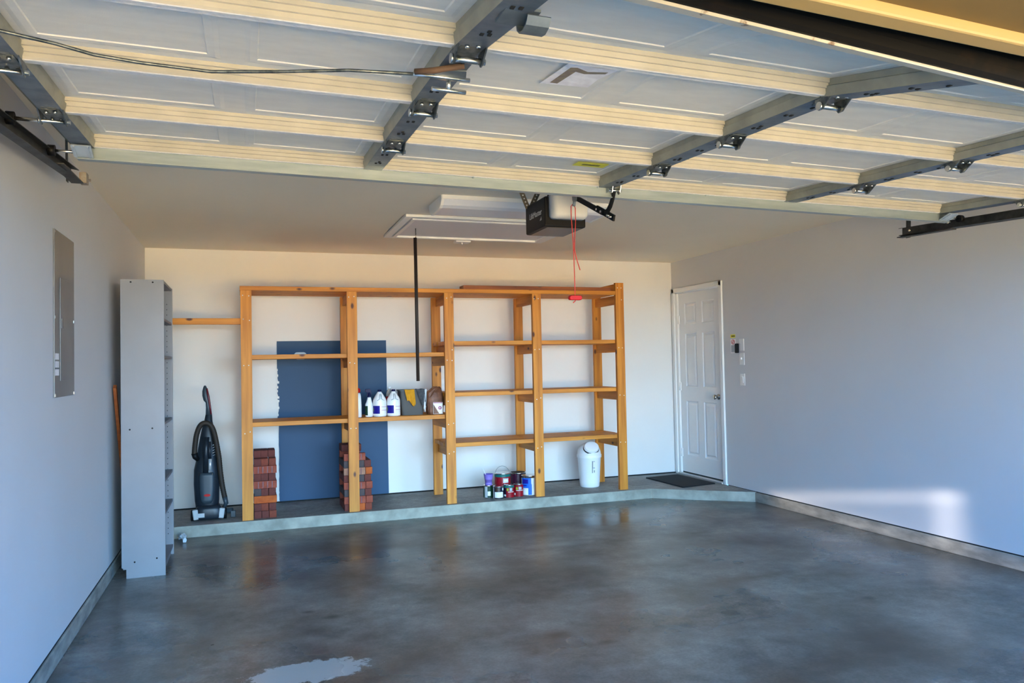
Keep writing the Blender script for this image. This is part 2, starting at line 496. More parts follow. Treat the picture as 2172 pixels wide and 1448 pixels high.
    def build(s, name, mats, parent=None, bevel=0.0, origin=None, seg=2, fixn=True):
        if not isinstance(mats, (list, tuple)):
            mats = [mats]
        o0 = Vector((0, 0, 0))
        if parent is not None and 'wl' in parent:
            o0 = Vector(parent['wl'])
        own = Vector(origin) if origin is not None else o0
        me = bpy.data.meshes.new(name)
        me.from_pydata([tuple(Vector(v) - own) for v in s.v], [], s.f)
        for m in mats:
            me.materials.append(m)
        for p, a, sm in zip(me.polygons, s.mi, s.sm):
            p.material_index = a
            p.use_smooth = sm
        if fixn:
            b = bmesh.new()
            b.from_mesh(me)
            bmesh.ops.remove_doubles(b, verts=b.verts, dist=1e-5)
            bmesh.ops.recalc_face_normals(b, faces=b.faces)
            b.to_mesh(me)
            b.free()
        o = bpy.data.objects.new(name, me)
        COL.objects.link(o)
        if parent is not None:
            o.parent = parent
        o.location = own - o0
        o['wl'] = list(own)
        if bevel:
            md = o.modifiers.new('edge', 'BEVEL')
            md.width = bevel
            md.segments = seg
            md.limit_method = 'ANGLE'
            md.angle_limit = math.radians(40)
        return o

def tag(o, label, cat, group=None, kind=None):
    o['label'] = label
    if cat:
        o['category'] = cat
    if group:
        o['group'] = group
    if kind:
        o['kind'] = kind
    return o

def thing(name, label, cat, loc=(0, 0, 0), group=None):
    o = bpy.data.objects.new(name, None)
    COL.objects.link(o)
    o.location = loc
    o.empty_display_size = 0.1
    o['wl'] = list(loc)
    return tag(o, label, cat, group)

def struct(name, mb, mats, parent=None, bevel=0, origin=None):
    o = mb.build(name, mats, parent, bevel, origin)
    if parent is None:
        o['kind'] = 'structure'
    return o

def box(name, b, mat, parent=None, bevel=0.0, mi=0):
    return MB().box(*b).build(name, mat, parent, bevel)

def text_mesh(body, size, depth=0.0005):
    c = bpy.data.curves.new('lettering', 'FONT')
    c.body = body
    c.size = size
    c.extrude = depth
    c.align_x = 'CENTER'
    c.align_y = 'CENTER'
    c.resolution_u = 3
    t = bpy.data.objects.new('lettering', c)
    COL.objects.link(t)
    bpy.context.view_layer.update()
    me = bpy.data.meshes.new_from_object(t.evaluated_get(bpy.context.evaluated_depsgraph_get()))
    bpy.data.objects.remove(t)
    return me

def put_text(mb, body, size, origin, xd, yd, mi=0, lift=0.001):
    me = text_mesh(body, size)
    xd, yd = Vector(xd).normalized(), Vector(yd).normalized()
    zd = xd.cross(yd)
    vs_ = [Vector(origin) + xd * v.co.x + yd * v.co.y + zd * (v.co.z + lift) for v in me.vertices]
    mb.add(vs_, [tuple(p.vertices) for p in me.polygons], mi)
    bpy.data.meshes.remove(me)
    return mb

# ================================================================== the setting
YF = -0.80                                   # front of the raised ledge
def yo(x):                                   # the opening is a touch out of square with the back wall
    return 0.06 * (x - 2.2)

struct('floor', MB().box(-0.12, W + 0.12, -6.55, 0.12, -0.12, 0), M_floor)
mb = MB()
led = [(0, YF), (4.69, YF - .04), (5.03, -1.12), (W, -1.45), (W, 0), (0, 0)]
n = len(led)
mb.add([(x, y, HS) for x, y in led], [tuple(range(n))], 0)
lf = [(x, y, 0) for x, y in led] + [(x, y, HS) for x, y in led]
mb.add(lf, [(k, k + 1, n + k + 1, n + k) for k in range(n - 1)], 1)
struct('floor_ledge', mb, [M_ledge, M_ledge_f], bevel=0.004)
tag(bpy.data.objects['floor_ledge'], 'raised concrete ledge along the back wall with a slanted corner at the door', None)

struct('ceiling', MB().box(-0.12, W + 0.12, -6.7, 0.12, H, H + 0.12), M_ceil)
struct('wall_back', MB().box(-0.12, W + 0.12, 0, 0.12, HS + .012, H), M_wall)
struct('wall_left', MB().box(-0.12, 0, -6.6, 0, HS + .004, H), M_wall_dim)
DY0, DY1, DZ = -0.07, -0.945, 2.135          # doorway in the right wall
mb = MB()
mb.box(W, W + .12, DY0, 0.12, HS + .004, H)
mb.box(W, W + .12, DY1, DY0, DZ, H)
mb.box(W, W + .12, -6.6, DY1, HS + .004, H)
struct('wall_right', mb, M_wall_dim)
# black gap under the drywall + the concrete stem wall below it
struct('baseboard_left', MB().box(-0.12, 0.012, -6.5, YF, 0, HS - .004), M_curb, bevel=.006)
struct('baseboard_right', MB().box(W - .012, W + .12, -6.3, -1.40, 0, HS - .004), M_curb, bevel=.006)
mb = MB()
mb.box(0, W, -.004, 0.12, HS, HS + .012)
mb.box(W - .001, W + .1, -6.3, DY1 - .05, HS - .004, HS + .004)
mb.box(-0.1, .001, -6.5, 0, HS - .004, HS + .004)
struct('trim_1', mb, M_hole)

# front wall with the big opening, header over it and a stop moulding
mb = MB()
def hx(x0, x1, ya, yb, z0, z1, mi):
    mb.hexa([(x0, ya + yo(x0), z0), (x1, ya + yo(x1), z0), (x1, yb + yo(x1), z0), (x0, yb + yo(x0), z0),
             (x0, ya + yo(x0), z1), (x1, ya + yo(x1), z1), (x1, yb + yo(x1), z1), (x0, yb + yo(x0), z1)], mi)
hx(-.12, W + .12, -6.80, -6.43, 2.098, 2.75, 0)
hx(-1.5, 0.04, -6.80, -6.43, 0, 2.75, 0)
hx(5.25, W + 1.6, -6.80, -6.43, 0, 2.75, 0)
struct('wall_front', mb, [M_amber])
mb = MB()
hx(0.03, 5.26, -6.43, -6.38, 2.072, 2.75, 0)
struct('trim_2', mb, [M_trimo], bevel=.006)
struct('ground', MB().box(-0.8, 6.3, -60, -6.5, -.16, -.03), M_drive)
struct('added_lawn_ground', MB().box(-45, -0.8, -60, -6.5, -.16, -.05).box(6.3, 50, -60, -6.5, -.16, -.05), M_lawn)  # unseen side ground, added to keep the warm bounce to the driveway strip
tag(bpy.data.objects['added_lawn_ground'], 'unseen dark lawn beside the driveway, added to narrow the warm bounce light', None)
tag(bpy.data.objects['ground'], 'sunlit concrete driveway outside the garage', None)

# ---------------------------------------------------------------- nested-ring embossing
def emboss(mb, P, us, vs_cuts, cells, rings, mi=0):
    """P(u,v,h) -> point; a cell that is embossed gets nested rectangles [(inset, height)...]"""
    for i in range(len(us) - 1):
        for j in range(len(vs_cuts) - 1):
            u0_, u1_, v0_, v1_ = us[i], us[i + 1], vs_cuts[j], vs_cuts[j + 1]
            if (i, j) in cells:
                prev = None
                for (ins, hh) in rings:
                    q = [P(u0_ + ins, v0_ + ins, hh), P(u1_ - ins, v0_ + ins, hh), P(u1_ - ins, v1_ - ins, hh), P(u0_ + ins, v1_ - ins, hh)]
                    if prev:
                        mb.add(prev + q, [(k, (k + 1) % 4, 4 + (k + 1) % 4, 4 + k) for k in range(4)], mi)
                    prev = q
                mb.add(prev, [(0, 1, 2, 3)], mi)
            else:
                mb.add([P(u0_, v0_, 0), P(u1_, v0_, 0), P(u1_, v1_, 0), P(u0_, v1_, 0)], [(0, 1, 2, 3)], mi)

# ---------------------------------------------------------------- door to the house (right wall)
d1 = thing('door_1', 'white six-panel door with chrome knob in the right wall', None, (W, -0.5, HS))
d1['kind'] = 'structure'
mb = MB()
LX = W + 0.018
def PD(u, v, h):                              # u runs from the hinge side to the knob side
    return (LX - h, -0.115 - u, HS + 0.035 + v)
us = [0, .115, .345, .455, .685, .80]
vz = [0, .19, .79, .95, 1.54, 1.645, 1.88, 1.995]
cells = {(i, j) for i in (1, 3) for j in (1, 3, 5)}
emboss(mb, PD, us, vz, cells, [(0, 0), (.010, -.012), (.022, -.012), (.042, .0), (.05, .0)])
mb.add([(LX, -.115, HS + .035), (LX, -.915, HS + .035), (LX, -.915, HS + 2.03), (LX, -.115, HS + 2.03),
        (LX + .04, -.115, HS + .035), (LX + .04, -.915, HS + .035), (LX + .04, -.915, HS + 2.03), (LX + .04, -.115, HS + 2.03)],
       [(4, 5, 6, 7), (0, 1, 5, 4), (1, 2, 6, 5), (2, 3, 7, 6), (3, 0, 4, 7)])
leaf = mb.build('door_leaf', M_doorw, d1, fixn=True)
mb = MB()
for (a, b_) in ((-.115 + .0, -.07), (-.945, -.915)):
    mb.box(W - .004, W + .10, min(a, b_), max(a, b_), HS, DZ)
mb.box(W - .004, W + .10, -.945, -.07, HS + 2.033, DZ)
mb.build('jamb', M_white, d1)
mb = MB()
mb.box(W - .020, W, -.072, -.022, HS, 2.185)
mb.box(W - .020, W, -.985, -.935, HS, 2.185)
mb.box(W - .020, W, -.985, -.022, 2.135, 2.185)
mb.build('casing', M_white, d1, bevel=.005)
for k, z in enumerate((.34, 1.08, 1.83)):
    mb = MB()
    mb.tube([(W + .004, -.112, z - .045), (W + .004, -.112, z + .045)], .007, 10)
    mb.box(W + .004, W + .016, -.135, -.09, z - .045, z + .045)
    mb.build('hinge', M_white, d1)
mb = MB()
mb.lathe((0, 0, 0), [(.030, 0), (.030, .006), (.012, .010), (.011, .030), (.024, .038), (.027, .052), (.020, .062), (0, .064)], 20)
mb.v = [(LX - z, -.845 + x, .985 + y) for (x, y, z) in mb.v]
mb.build('knob', new_mat('satin_nickel', (.45, .43, .40), .18, 1.0), d1)
mb = MB()
mb.box(W - .03, W + .10, -.93, -.10, HS, HS + .022)
mb.build('threshold', M_alum, d1, bevel=.004)
mb = MB()
mb.box(W + .022, W + .05, -.915, -.115, HS + .022, HS + .036)
mb.build('sweep', M_hole, d1)

# ---------------------------------------------------------------- attic hatch in the ceiling
hx0, hx1, hy0, hy1 = 1.985, 3.43, -2.10, -1.14
ah = thing('attic_hatch', 'white framed attic hatch in the ceiling in front of the shelving', 'hatch', ((hx0 + hx1) / 2, (hy0 + hy1) / 2, H))
def frame_ring(mb, x0, x1, y0, y1, w, z0, z1, mi=0):
    mb.box(x0, x1, y0, y0 + w, z0, z1, mi)
    mb.box(x0, x1, y1 - w, y1, z0, z1, mi)
    mb.box(x0, x0 + w, y0 + w, y1 - w, z0, z1, mi)
    mb.box(x1 - w, x1, y0 + w, y1 - w, z0, z1, mi)
mb = MB()
frame_ring(mb, hx0, hx1, hy0, hy1, .055, H - .022, H - .0006)
mb.build('casing', M_white, ah, bevel=.004)
mb = MB()
frame_ring(mb, hx0 + .063, hx1 - .063, hy0 + .063, hy1 - .063, .03, H - .030, H - .0006)
mb.build('molding', M_white, ah, bevel=.004)
mb = MB()
mb.box(hx0 + .093, hx1 - .093, hy0 + .093, hy1 - .093, H - .014, H - .0006)
mb.build('hatch_panel', new_mat('hatch_white', (.74, .73, .74), .5), ah)
mb = MB()
mb.tube([(2.165, -1.60, H - .014), (2.165, -1.60, H - .05), (2.165, -1.608, H - .058), (2.165, -1.600, H - .066)], .004, 8)
mb.build('eye_hook', M_dsteel, ah)

pole = thing('pull_pole', 'long dark brown pole hanging from the attic hatch', 'pole', (2.165, -1.60, 1.25))
MB().tube([(2.165, -1.60, 1.25), (2.160, -1.60, 2.405)], .0135, 14).build('rod', M_pole, pole)
MB().tube([(2.165, -1.60, 2.40), (2.165, -1.60, 2.425), (2.165, -1.592, 2.433), (2.165, -1.60, 2.442)], .004, 8).build('hook', M_steel, pole)
sx = thing('ceiling_sensor', 'small white plastic box on the ceiling behind the attic hatch', 'sensor', (2.72, -1.0, H))
MB().box(2.65, 2.79, -1.05, -.95, H - .02, H).build('housing', M_white, sx, bevel=.006)
MB().tube([(2.72, -1.0, H - .02), (2.72, -1.0, H - .035)], .006, 10).build('peg', M_white, sx)

# ---------------------------------------------------------------- ceiling light fixture
cl = thing('ceiling_light', 'white wraparound ceiling light fixture, unlit, in front of attic hatch', 'light', (2.69, -2.6, H))
prof = [(-2.775, H), (-2.775, H - .026), (-2.745, H - .060), (-2.715, H - .074), (-2.49, H - .078), (-2.455, H - .062), (-2.425, H - .026), (-2.425, H)]
MB().extrude(prof, 0, 2.105, 3.285, smooth=False).build('diffuser', M_fix, cl)
for xa, xb in ((2.085, 2.105), (3.285, 3.305)):
    MB().extrude([(y + (.006 if y > -2.6 else -.006), z - (.004 if z < H else 0)) for y, z in prof], 0, xa, xb).build('end_cap', M_white, cl, bevel=.003)
MB().box(2.09, 3.30, -2.785, -2.776, H - .026, H).build('side_rail', M_white, cl)

# ================================================================== overhead garage door
GD = bpy.data.objects.new('garage_door', None)
COL.objects.link(GD)
GD.location = (0, -4.13, 2.300)
GD.rotation_euler = (0, 0.0125, 0)
tag(GD, 'open white sectional garage door overhead with galvanized struts', 'garage door')
X0, X1 = 0.20, 4.93
NODES = [(0.0, 0.0), (-.53, -.026), (-1.063, -.049), (-1.597, -.076)]
def node(i, x):
    if i < 4:
        return NODES[i]
    return (-2.13 + yo(x), -.190 - .0275 * (x - 2.2))
def SP(sec, x, s, h):
    """point on section: s metres from its far edge, h metres above the strut plane"""
    (ya, za), (yb, zb) = node(sec, x), node(sec + 1, x)
    L_ = math.hypot(yb - ya, zb - za)
    t = s / L_
    ny, nz = (zb - za) / L_, -(yb - ya) / L_
    return (x, ya + (yb - ya) * t + ny * h * -1 * -1, za + (zb - za) * t + nz * h)
def seclen(sec, x):
    (ya, za), (yb, zb) = node(sec, x), node(sec + 1, x)
    return math.hypot(yb - ya, zb - za)
STX = [0.245, 1.42, 2.605, 3.755, 4.885]
bays = list(zip(STX[:-1], STX[1:]))
HSK = 0.050
for sec in range(4):
    mb = MB()
    def PS(u, v, h, sec=sec):
        return SP(sec, u, v * seclen(sec, u), HSK + h)
    cuts = [X0]
    cells = set()
    for (a, b_) in bays:
        mid = (a + b_) / 2
        for c in ((a + mid) / 2 + .012, (b_ + mid) / 2 - .012):
            cuts += [c - .248, c + .248]
            cells.add((len(cuts) - 2, 1))
    cuts.append(X1)
    def em(mb):
        for i in range(len(cuts) - 1):
            for j, (v0_, v1_) in enumerate(((.03, .125), (.125, .83), (.83, .985))):
                u0_, u1_ = cuts[i], cuts[i + 1]
                if (i, j) in cells:
                    prev = None
                    for ins, hh in ((0, 0), (.014, -.0022), (.034, -.0022), (.037, .0010), (.06, .0010)):
                        vi = ins / .53
                        q = [PS(u0_ + ins, v0_ + vi, hh), PS(u1_ - ins, v0_ + vi, hh), PS(u1_ - ins, v1_ - vi, hh), PS(u0_ + ins, v1_ - vi, hh)]
                        if prev:
                            mb.add(prev + q, [(k, (k + 1) % 4, 4 + (k + 1) % 4, 4 + k) for k in range(4)])
                        prev = q
                    mb.add(prev, [(0, 1, 2, 3)])
                else:
                    mb.add([PS(u0_, v0_, 0), PS(u1_, v0_, 0), PS(u1_, v1_, 0), PS(u0_, v1_, 0)], [(0, 1, 2, 3)])
    em(mb)
    # far rail (ridged, faces the driveway), near rail, outer skin, ends
    N = 10
    xs = [X0 + (X1 - X0) * k / N for k in range(N + 1)]
    far = [(.034, .051, 1), (.034, .038, 1), (.029, .036, 1), (.029, .022, 1), (.024, .020, 1), (.024, .008, 1), (.020, .002, 1), (.017, .0, 2), (.001, .0, 2), (.001, .060, 0)]
    for (sa, ha, _), (sb, hb, mi) in zip(far[:-1], far[1:]):
        for a, b_ in zip(xs[:-1], xs[1:]):
            mb.add([SP(sec, a, sa, ha), SP(sec, b_, sa, ha), SP(sec, b_, sb, hb), SP(sec, a, sb, hb)], [(0, 1, 2, 3)], mi)
    near = [(.016, .051, 1), (.014, .001, 2), (.001, .001, 2), (.001, .060, 0)]
    for (sa, ha, _), (sb, hb, mi) in zip(near[:-1], near[1:]):
        for a, b_ in zip(xs[:-1], xs[1:]):
            la, lb = seclen(sec, a), seclen(sec, b_)
            mb.add([SP(sec, a, la - sa, ha), SP(sec, b_, lb - sa, ha), SP(sec, b_, lb - sb, hb), SP(sec, a, la - sb, hb)], [(0, 1, 2, 3)], mi)
    for a, b_ in zip(xs[:-1], xs[1:]):
        la, lb = seclen(sec, a), seclen(sec, b_)
        mb.add([SP(sec, a, .001, .060), SP(sec, b_, .001, .060), SP(sec, b_, lb - .001, .060), SP(sec, a, la - .001, .060)], [(0, 1, 2, 3)], 3)
    for x in (X0, X1):
        l_ = seclen(sec, x)
        mb.add([SP(sec, x, .001, 0), SP(sec, x, l_ - .001, 0), SP(sec, x, l_ - .001, .060), SP(sec, x, .001, .060)], [(0, 1, 2, 3)], 1)
    so = mb.build('door_section', [M_skin, M_rail, M_flange, M_white], GD, fixn=False)
    so['label'] = ['farthest door section, under the opener', 'second door section from the far end', 'third door section with the torn paper label', 'nearest door section by the black rubber seal'][sec]
    # stiles: folded galvanized channel on each section
    for k, sx_ in enumerate(STX):
        w = .044 if 0 < k < 4 else .040
        pr = [(-w, .049), (-w + .002, .030), (-w - .004, .027), (-w + .003, -.003), (w - .003, -.003), (w + .004, .027), (w - .002, .030), (w, .049)]
        mb = MB()
        e = .002
        rings = []
        l_ = seclen(sec, sx_)
        for s_ in (e, l_ - e):
            rings.append([SP(sec, sx_ + dx, min(s_, seclen(sec, sx_ + dx) - e) if s_ > .1 else s_, h) for dx, h in pr])
        nn = len(pr)
        for q in range(nn - 1):
            mi = 1 if q in (0, 2, 4 + 0, 6, 4) and q != 3 else 0
            mi = 0 if q == 3 else 1
            mb.add([rings[0][q], rings[0][q + 1], rings[1][q + 1], rings[1][q]], [(0, 1, 2, 3)], mi)
        mb.add([SP(sec, sx_ + dx, e, h) for dx, h in pr], [tuple(range(nn))], 1)
        mb.add([SP(sec, sx_ + dx, l_ - e, h) for dx, h in pr], [tuple(reversed(range(nn)))], 1)
        for s_, dx in ((.16, -.010), (.165, .008), (.19, .0), (l_ - .20, -.01), (l_ - .195, .008), (l_ - .10, .014)):
            if k in (1, 2, 3):
                c = Vector(SP(sec, sx_ + dx, s_, -.0045))
                mb.obox(c, .009, .014, .003, None, 2)
        st = mb.build('stile', [M_galv, noise_mat('stile_side_%d_%d' % (sec, k), (.27, .275, .235), (.36, .36, .30), nscale=10, rough=.5, metal=.3) if sec == 0 and k == 0 else bpy.data.materials['stile_side_0_0'], M_hole], GD, fixn=False)

# hinges with their pins at the three seams
def hinge(sec, x, end=0):
    c = Vector(SP(sec, x, 0, 0))
    h = bpy.data.objects.new('hinge', None)
    mb = MB()
    # leaves on both sections
    mb.box(c.x - .028, c.x + .028, c.y - .062, c.y + .050, c.z - .0085, c.z - .0035)
    mb.box(c.x - .022, c.x + .022, c.y - .080, c.y + .062, c.z - .0075, c.z - .0040)
    # triangular side ears carrying the knuckle
    for sx_ in (-.040, .036):
        ex = c.x + sx_
        mb.extrude([(c.y + .028, c.z - .004), (c.y - .058, c.z - .004), (c.y - .004, c.z - .042), (c.y + .012, c.z - .042), (c.y + .024, c.z - .026)], 0, ex, ex + .004)
    for dx, dy in ((-.014, -.042), (.014, -.050), (-.012, .036), (.014, .040)):
        mb.lathe((c.x + dx, c.y + dy, c.z - .018), [(0, 0), (.0065, 0), (.0065, .008), (.003, .008), (.003, .010)], 6, 1)
    hp = mb.build('hinge', [M_dsteel, M_steel], GD)
    pn = MB()
    xa, xb = (c.x - .046, c.x + .048) if not end else ((c.x - .13, c.x + .05) if end < 0 else (c.x - .05, c.x + .13))
    pn.tube([(xa, c.y + .004, c.z - .030), (xb, c.y + .004, c.z - .030)], .0085 if not end else .007, 12)
    pn.tube([(c.x - .040, c.y + .004, c.z - .030), (c.x - .047, c.y + .004, c.z - .030)], .013, 12)
    pn.build('hinge_pin', M_steel, hp, fixn=True)
    if end:
        xr = xa if end < 0 else xb
        MB().tube([(xr - .012, c.y + .004, c.z - .030), (xr + .012, c.y + .004, c.z - .030)], .022, 16).build('roller', M_black, hp)
for sec in (1, 2, 3):
    for x in STX[1:4]:
        hinge(sec, x)
    hinge(sec, STX[0], -1)
    hinge(sec, STX[4], 1)
# reinforcing strut across the far edge
mb = MB()
mb.extrude([(-.004, .006), (-.006, -.004), (-.008, -.046), (-.020, -.050), (-.020, -.053), (.020, -.053), (.020, -.050), (-.004, -.048), (-.002, .000), (.0, .006)], 0, X0 + .02, X1)
for x in (1.40, 2.56, 3.73, 1.9, 3.2):
    mb.lathe((x, -.012, -.006), [(0, 0), (.006, 0), (.006, .008), (0, .008)], 8)
mb.build('top_strut', M_galv_l, GD)
# top corner brackets with rollers
for x, s_ in ((STX[0], -1), (STX[4], 1)):
    mb = MB()
    mb.hexa([(x - .036, -.012, -.046), (x + .036, -.012, -.046), (x + .036, -.085, -.018), (x - .036, -.085, -.018),
             (x - .036, -.010, -.041), (x + .036, -.010, -.041), (x + .036, -.083, -.013), (x - .036, -.083, -.013)])
    for q in (-.028, .022):
        mb.hexa([(x + q, -.012, -.052), (x + q + .006, -.012, -.052), (x + q + .006, -.085, -.024), (x + q, -.085, -.024),
                 (x + q, -.012, -.044), (x + q + .006, -.012, -.044), (x + q + .006, -.085, -.016), (x + q, -.085, -.016)])
    br = mb.build('roller_bracket', noise_mat('bluish_zinc', (.42, .50, .58), (.5, .58, .66), nscale=20, rough=.35, metal=.4) if s_ < 0 else bpy.data.materials['bluish_zinc'], GD)
    MB().tube([(x, -.03, -.03), (x + s_ * .13, -.03, -.03)], .006, 8).build('roller_stem', M_steel, br)
    MB().tube([(x + s_ * .10, -.03, -.03), (x + s_ * .125, -.03, -.03)], .022, 16).build('roller', M_black, br)
# bottom lip and rubber seal
def strip(mb, prof, mi=0, n_=16):
    for a, b_ in zip(prof[:-1], prof[1:]):
        for k in range(n_):
            xa, xb = X0 + (X1 - X0) * k / n_, X0 + (X1 - X0) * (k + 1) / n_
            q = []
            for x, (s_, h) in ((xa, a), (xb, a), (xb, b_), (xa, b_)):
                q.append(SP(3, x, seclen(3, x) + s_, h))
            mb.add(q, [(0, 1, 2, 3)], mi, False)
mb = MB()
strip(mb, [(-.024, -.005), (.006, -.005), (.006, .002), (-.024, .002), (-.024, -.005)], n_=40)
mb.build('bottom_lip', noise_mat('rusty_white_lip', (.50, .47, .40), (.13, .055, .02), nscale=22, lo=.60, hi=.68, rough=.7), GD)
mb = MB()
strip(mb, [(.002, .003), (.020, .001), (.030, .010), (.034, .030), (.033, .052), (.028, .066), (.015, .074), (.0, .076), (-.02, .076), (-.02, .062), (.002, .061), (.002, .003)], n_=24)
mb.build('rubber_seal', M_rubber, GD)
# pull handle plate on the nearest section
c = Vector(SP(3, 1.43, .325, 0))
mb = MB()
mb.box(c.x - .030, c.x + .05, c.y - .05, c.y + .03, c.z - .010, c.z - .003)
hk = [(c.y + .030 - .0, c.z - .006), (c.y + .026, c.z - .022), (c.y + .010, c.z - .036), (c.y - .012, c.z - .040), (c.y - .034, c.z - .034), (c.y - .048, c.z - .018)]
hk2 = [(y_ * 1.0 + (-.003 if i_ < 3 else .003), z_ + .0035) for i_, (y_, z_) in enumerate(hk)]
mb.extrude(hk + list(reversed(hk2)), 0, c.x + .020, c.x + .075)
mb.build('pull_handle', M_galv, GD)
# centre lock with T handle, bar and cable
c = Vector(SP(2, 1.42, .33, 0))
lk = MB()
lk.lathe((c.x, c.y, c.z - .012), [(0, 0), (.040, 0), (.042, .006), (.036, .009), (0, .009)], 20, sx=1.05, sy=.8)
lk.tube([(c.x, c.y, c.z - .01), (c.x, c.y, c.z - .050)], .007, 10)
lock = lk.build('lock', M_steel, GD)
MB().tube([(c.x - .050, c.y - .004, c.z - .052), (c.x + .052, c.y + .004, c.z - .050)], .0065, 10).build('lock_handle', M_steel, lock)
MB().tube([(c.x - .11, c.y - .03, c.z - .026), (c.x + .055, c.y - .03, c.z - .026)], .006, 8).build('lock_bar', M_steel, lock)
mb = MB()
mb.tube([(c.x - .105, c.y - .035, c.z - .022), (c.x - .06, c.y - .065, c.z - .024), (c.x + .0, c.y - .09, c.z - .016), (c.x + .02, c.y - .095, c.z - .012)], .009, 8)
mb.build('lock_lever', noise_mat('rusty_lever', (.10, .055, .03), (.16, .09, .05), nscale=20, rough=.7), lock)
MB().extrude([(c.x + .045, c.y - .025), (c.x + .03, c.y - .085), (c.x - .02, c.y - .075), (c.x - .06, c.y - .028)], 2, c.z - .024, c.z - .021).build('lock_plate', M_galv, lock)
mb = MB()
pts = [(c.x - .10, c.y - .03, c.z - .026), (1.14, -1.37, -.083), (.95, -1.31, -.088), (.78, -1.265, -.092), (.604, -1.278, -.094), (.497, -1.30, -.095), (.421, -1.345, -.095), (.31, -1.388, -.095), (.20, -1.42, -.09)]
mb.tube(pts, .0048, 8)
mb.build('lock_cable', M_dsteel, GD)
# paper label on the third section and yellow sticker on the first
def onskin(sec, x, yw, h=-.001):
    l_ = seclen(sec, x)
    y_far = node(sec, x)[0]
    return SP(sec, x, (y_far - yw), HSK + h)
def patch(name, sec, pts, mat, h, parent=GD, thick=.0012):
    mb = MB()
    lo = [onskin(sec, x, y, h - thick) for x, y in pts]
    hi = [onskin(sec, x, y, h) for x, y in pts]
    n_ = len(pts)
    mb.add(lo, [tuple(reversed(range(n_)))])
    mb.add(lo + hi, [(k, (k + 1) % n_, n_ + (k + 1) % n_, n_ + k) for k in range(n_)])
    return mb.build(name, mat, parent)
Y0 = 4.13
pl_ = patch('paper_label', 2, [(1.748, -5.405 + Y0), (1.757, -5.515 + Y0), (1.762, -5.612 + Y0), (1.812, -5.610 + Y0), (1.855, -5.592 + Y0), (1.925, -5.598 + Y0), (1.905, -5.500 + Y0), (1.908, -5.420 + Y0)], M_paper, -.0048)
patch('torn_edge', 2, [(1.775, -5.425 + Y0), (1.782, -5.572 + Y0), (1.802, -5.578 + Y0), (1.845, -5.555 + Y0), (1.905, -5.572 + Y0), (1.903, -5.556 + Y0), (1.843, -5.535 + Y0), (1.810, -5.545 + Y0), (1.800, -5.425 + Y0)], M_brown, -.0062, pl_, .0006)
yl = patch('warning_sticker', 0, [(2.320, -4.362 + Y0), (2.318, -4.440 + Y0), (2.475, -4.440 + Y0), (2.480, -4.362 + Y0)], M_yel, -.0048)
mb = MB()
for k in range(14):
    x = 2.355 + k * .0065
    a = onskin(0, x, -4.388 + Y0, -.0070)
    mb.add([a, (a[0] + .004, a[1], a[2]), (a[0] + .0045, a[1] - .022 - .003 * (k % 3), a[2] - .0004), (a[0], a[1] - .022, a[2] - .0004)], [(0, 1, 2, 3)])
mb.build('small_print', M_hole, yl)

# ---------------------------------------------------------------- horizontal tracks
def track(x, s_, label, yfar, zf, zn):
    t = thing('door_track', label, 'track', (x, yfar, zf), 'door tracks')
    mb = MB()
    c = [(x - s_ * .014, -.026), (x + s_ * .020, -.032), (x + s_ * .022, .028), (x - s_ * .014, .022),
         (x - s_ * .014, .019), (x + s_ * .019, .025), (x + s_ * .017, -.029), (x - s_ * .014, -.023)]
    ya = yfar
    yb = -6.25
    rings = [[(u, y, z + v) for u, v in c] for y, z in ((ya, zf), (yb, zn))]
    mb.loft(rings, smooth=False)
    mb.build('rail', M_track, t)
    # hanging angle at the far end
    mb = MB()
    xs_ = x + s_ * .026
    mb.extrude([(ya - .02, zf - .045), (ya - .055, zf - .045), (ya - .075, H), (ya - .04, H)], 0, xs_, xs_ + s_ * .004)
    mb.extrude([(ya + .01, zf - .040), (ya - .40, zf - .052), (ya - .40, zf - .046), (ya + .01, zf - .034)], 0, x - .02, x + .03)
    mb.build('hanger', M_track, t)
    for yy in (ya - .06, ya - .35):
        MB().tube([(xs_ - .012, yy, zf), (xs_ + .012, yy, zf)], .008, 6).build('bolt', M_steel, t)
    return t
track(0.118, -1, 'galvanized door track running along the left wall', -3.62, 2.300, 2.075)
track(5.005, 1, 'galvanized door track near the right wall', -3.70, 2.205, 2.10)
# cable drum bracket bits on the left track end
lt = thing('track_stop', 'small rust-stained stop bracket at the end of the left door track', 'bracket', (.135, -3.56, 2.27))
mb = MB()
mb.box(.128, .158, -3.600, -3.545, 2.268, 2.318)
mb.tube([(.105, -3.56, 2.29), (.170, -3.56, 2.29)], .006, 8)
mb.build('bracket', noise_mat('rusty_galv', (.3, .22, .16), (.42, .38, .32), nscale=30, rough=.6, metal=.4), lt)

# ---------------------------------------------------------------- door opener
op = thing('door_opener', 'black garage door opener unit with white lamp cover hung from ceiling', 'door opener', (2.645, -3.36, H))
ox0, ox1, oy0, oy1, oz0, oz1 = 2.515, 2.775, -3.53, -3.20, 2.172, 2.35
mb = MB()
mb.box(ox0, ox1, oy0, oy1, oz0, oz1)
hb = mb.build('housing', M_black, op, bevel=.010)
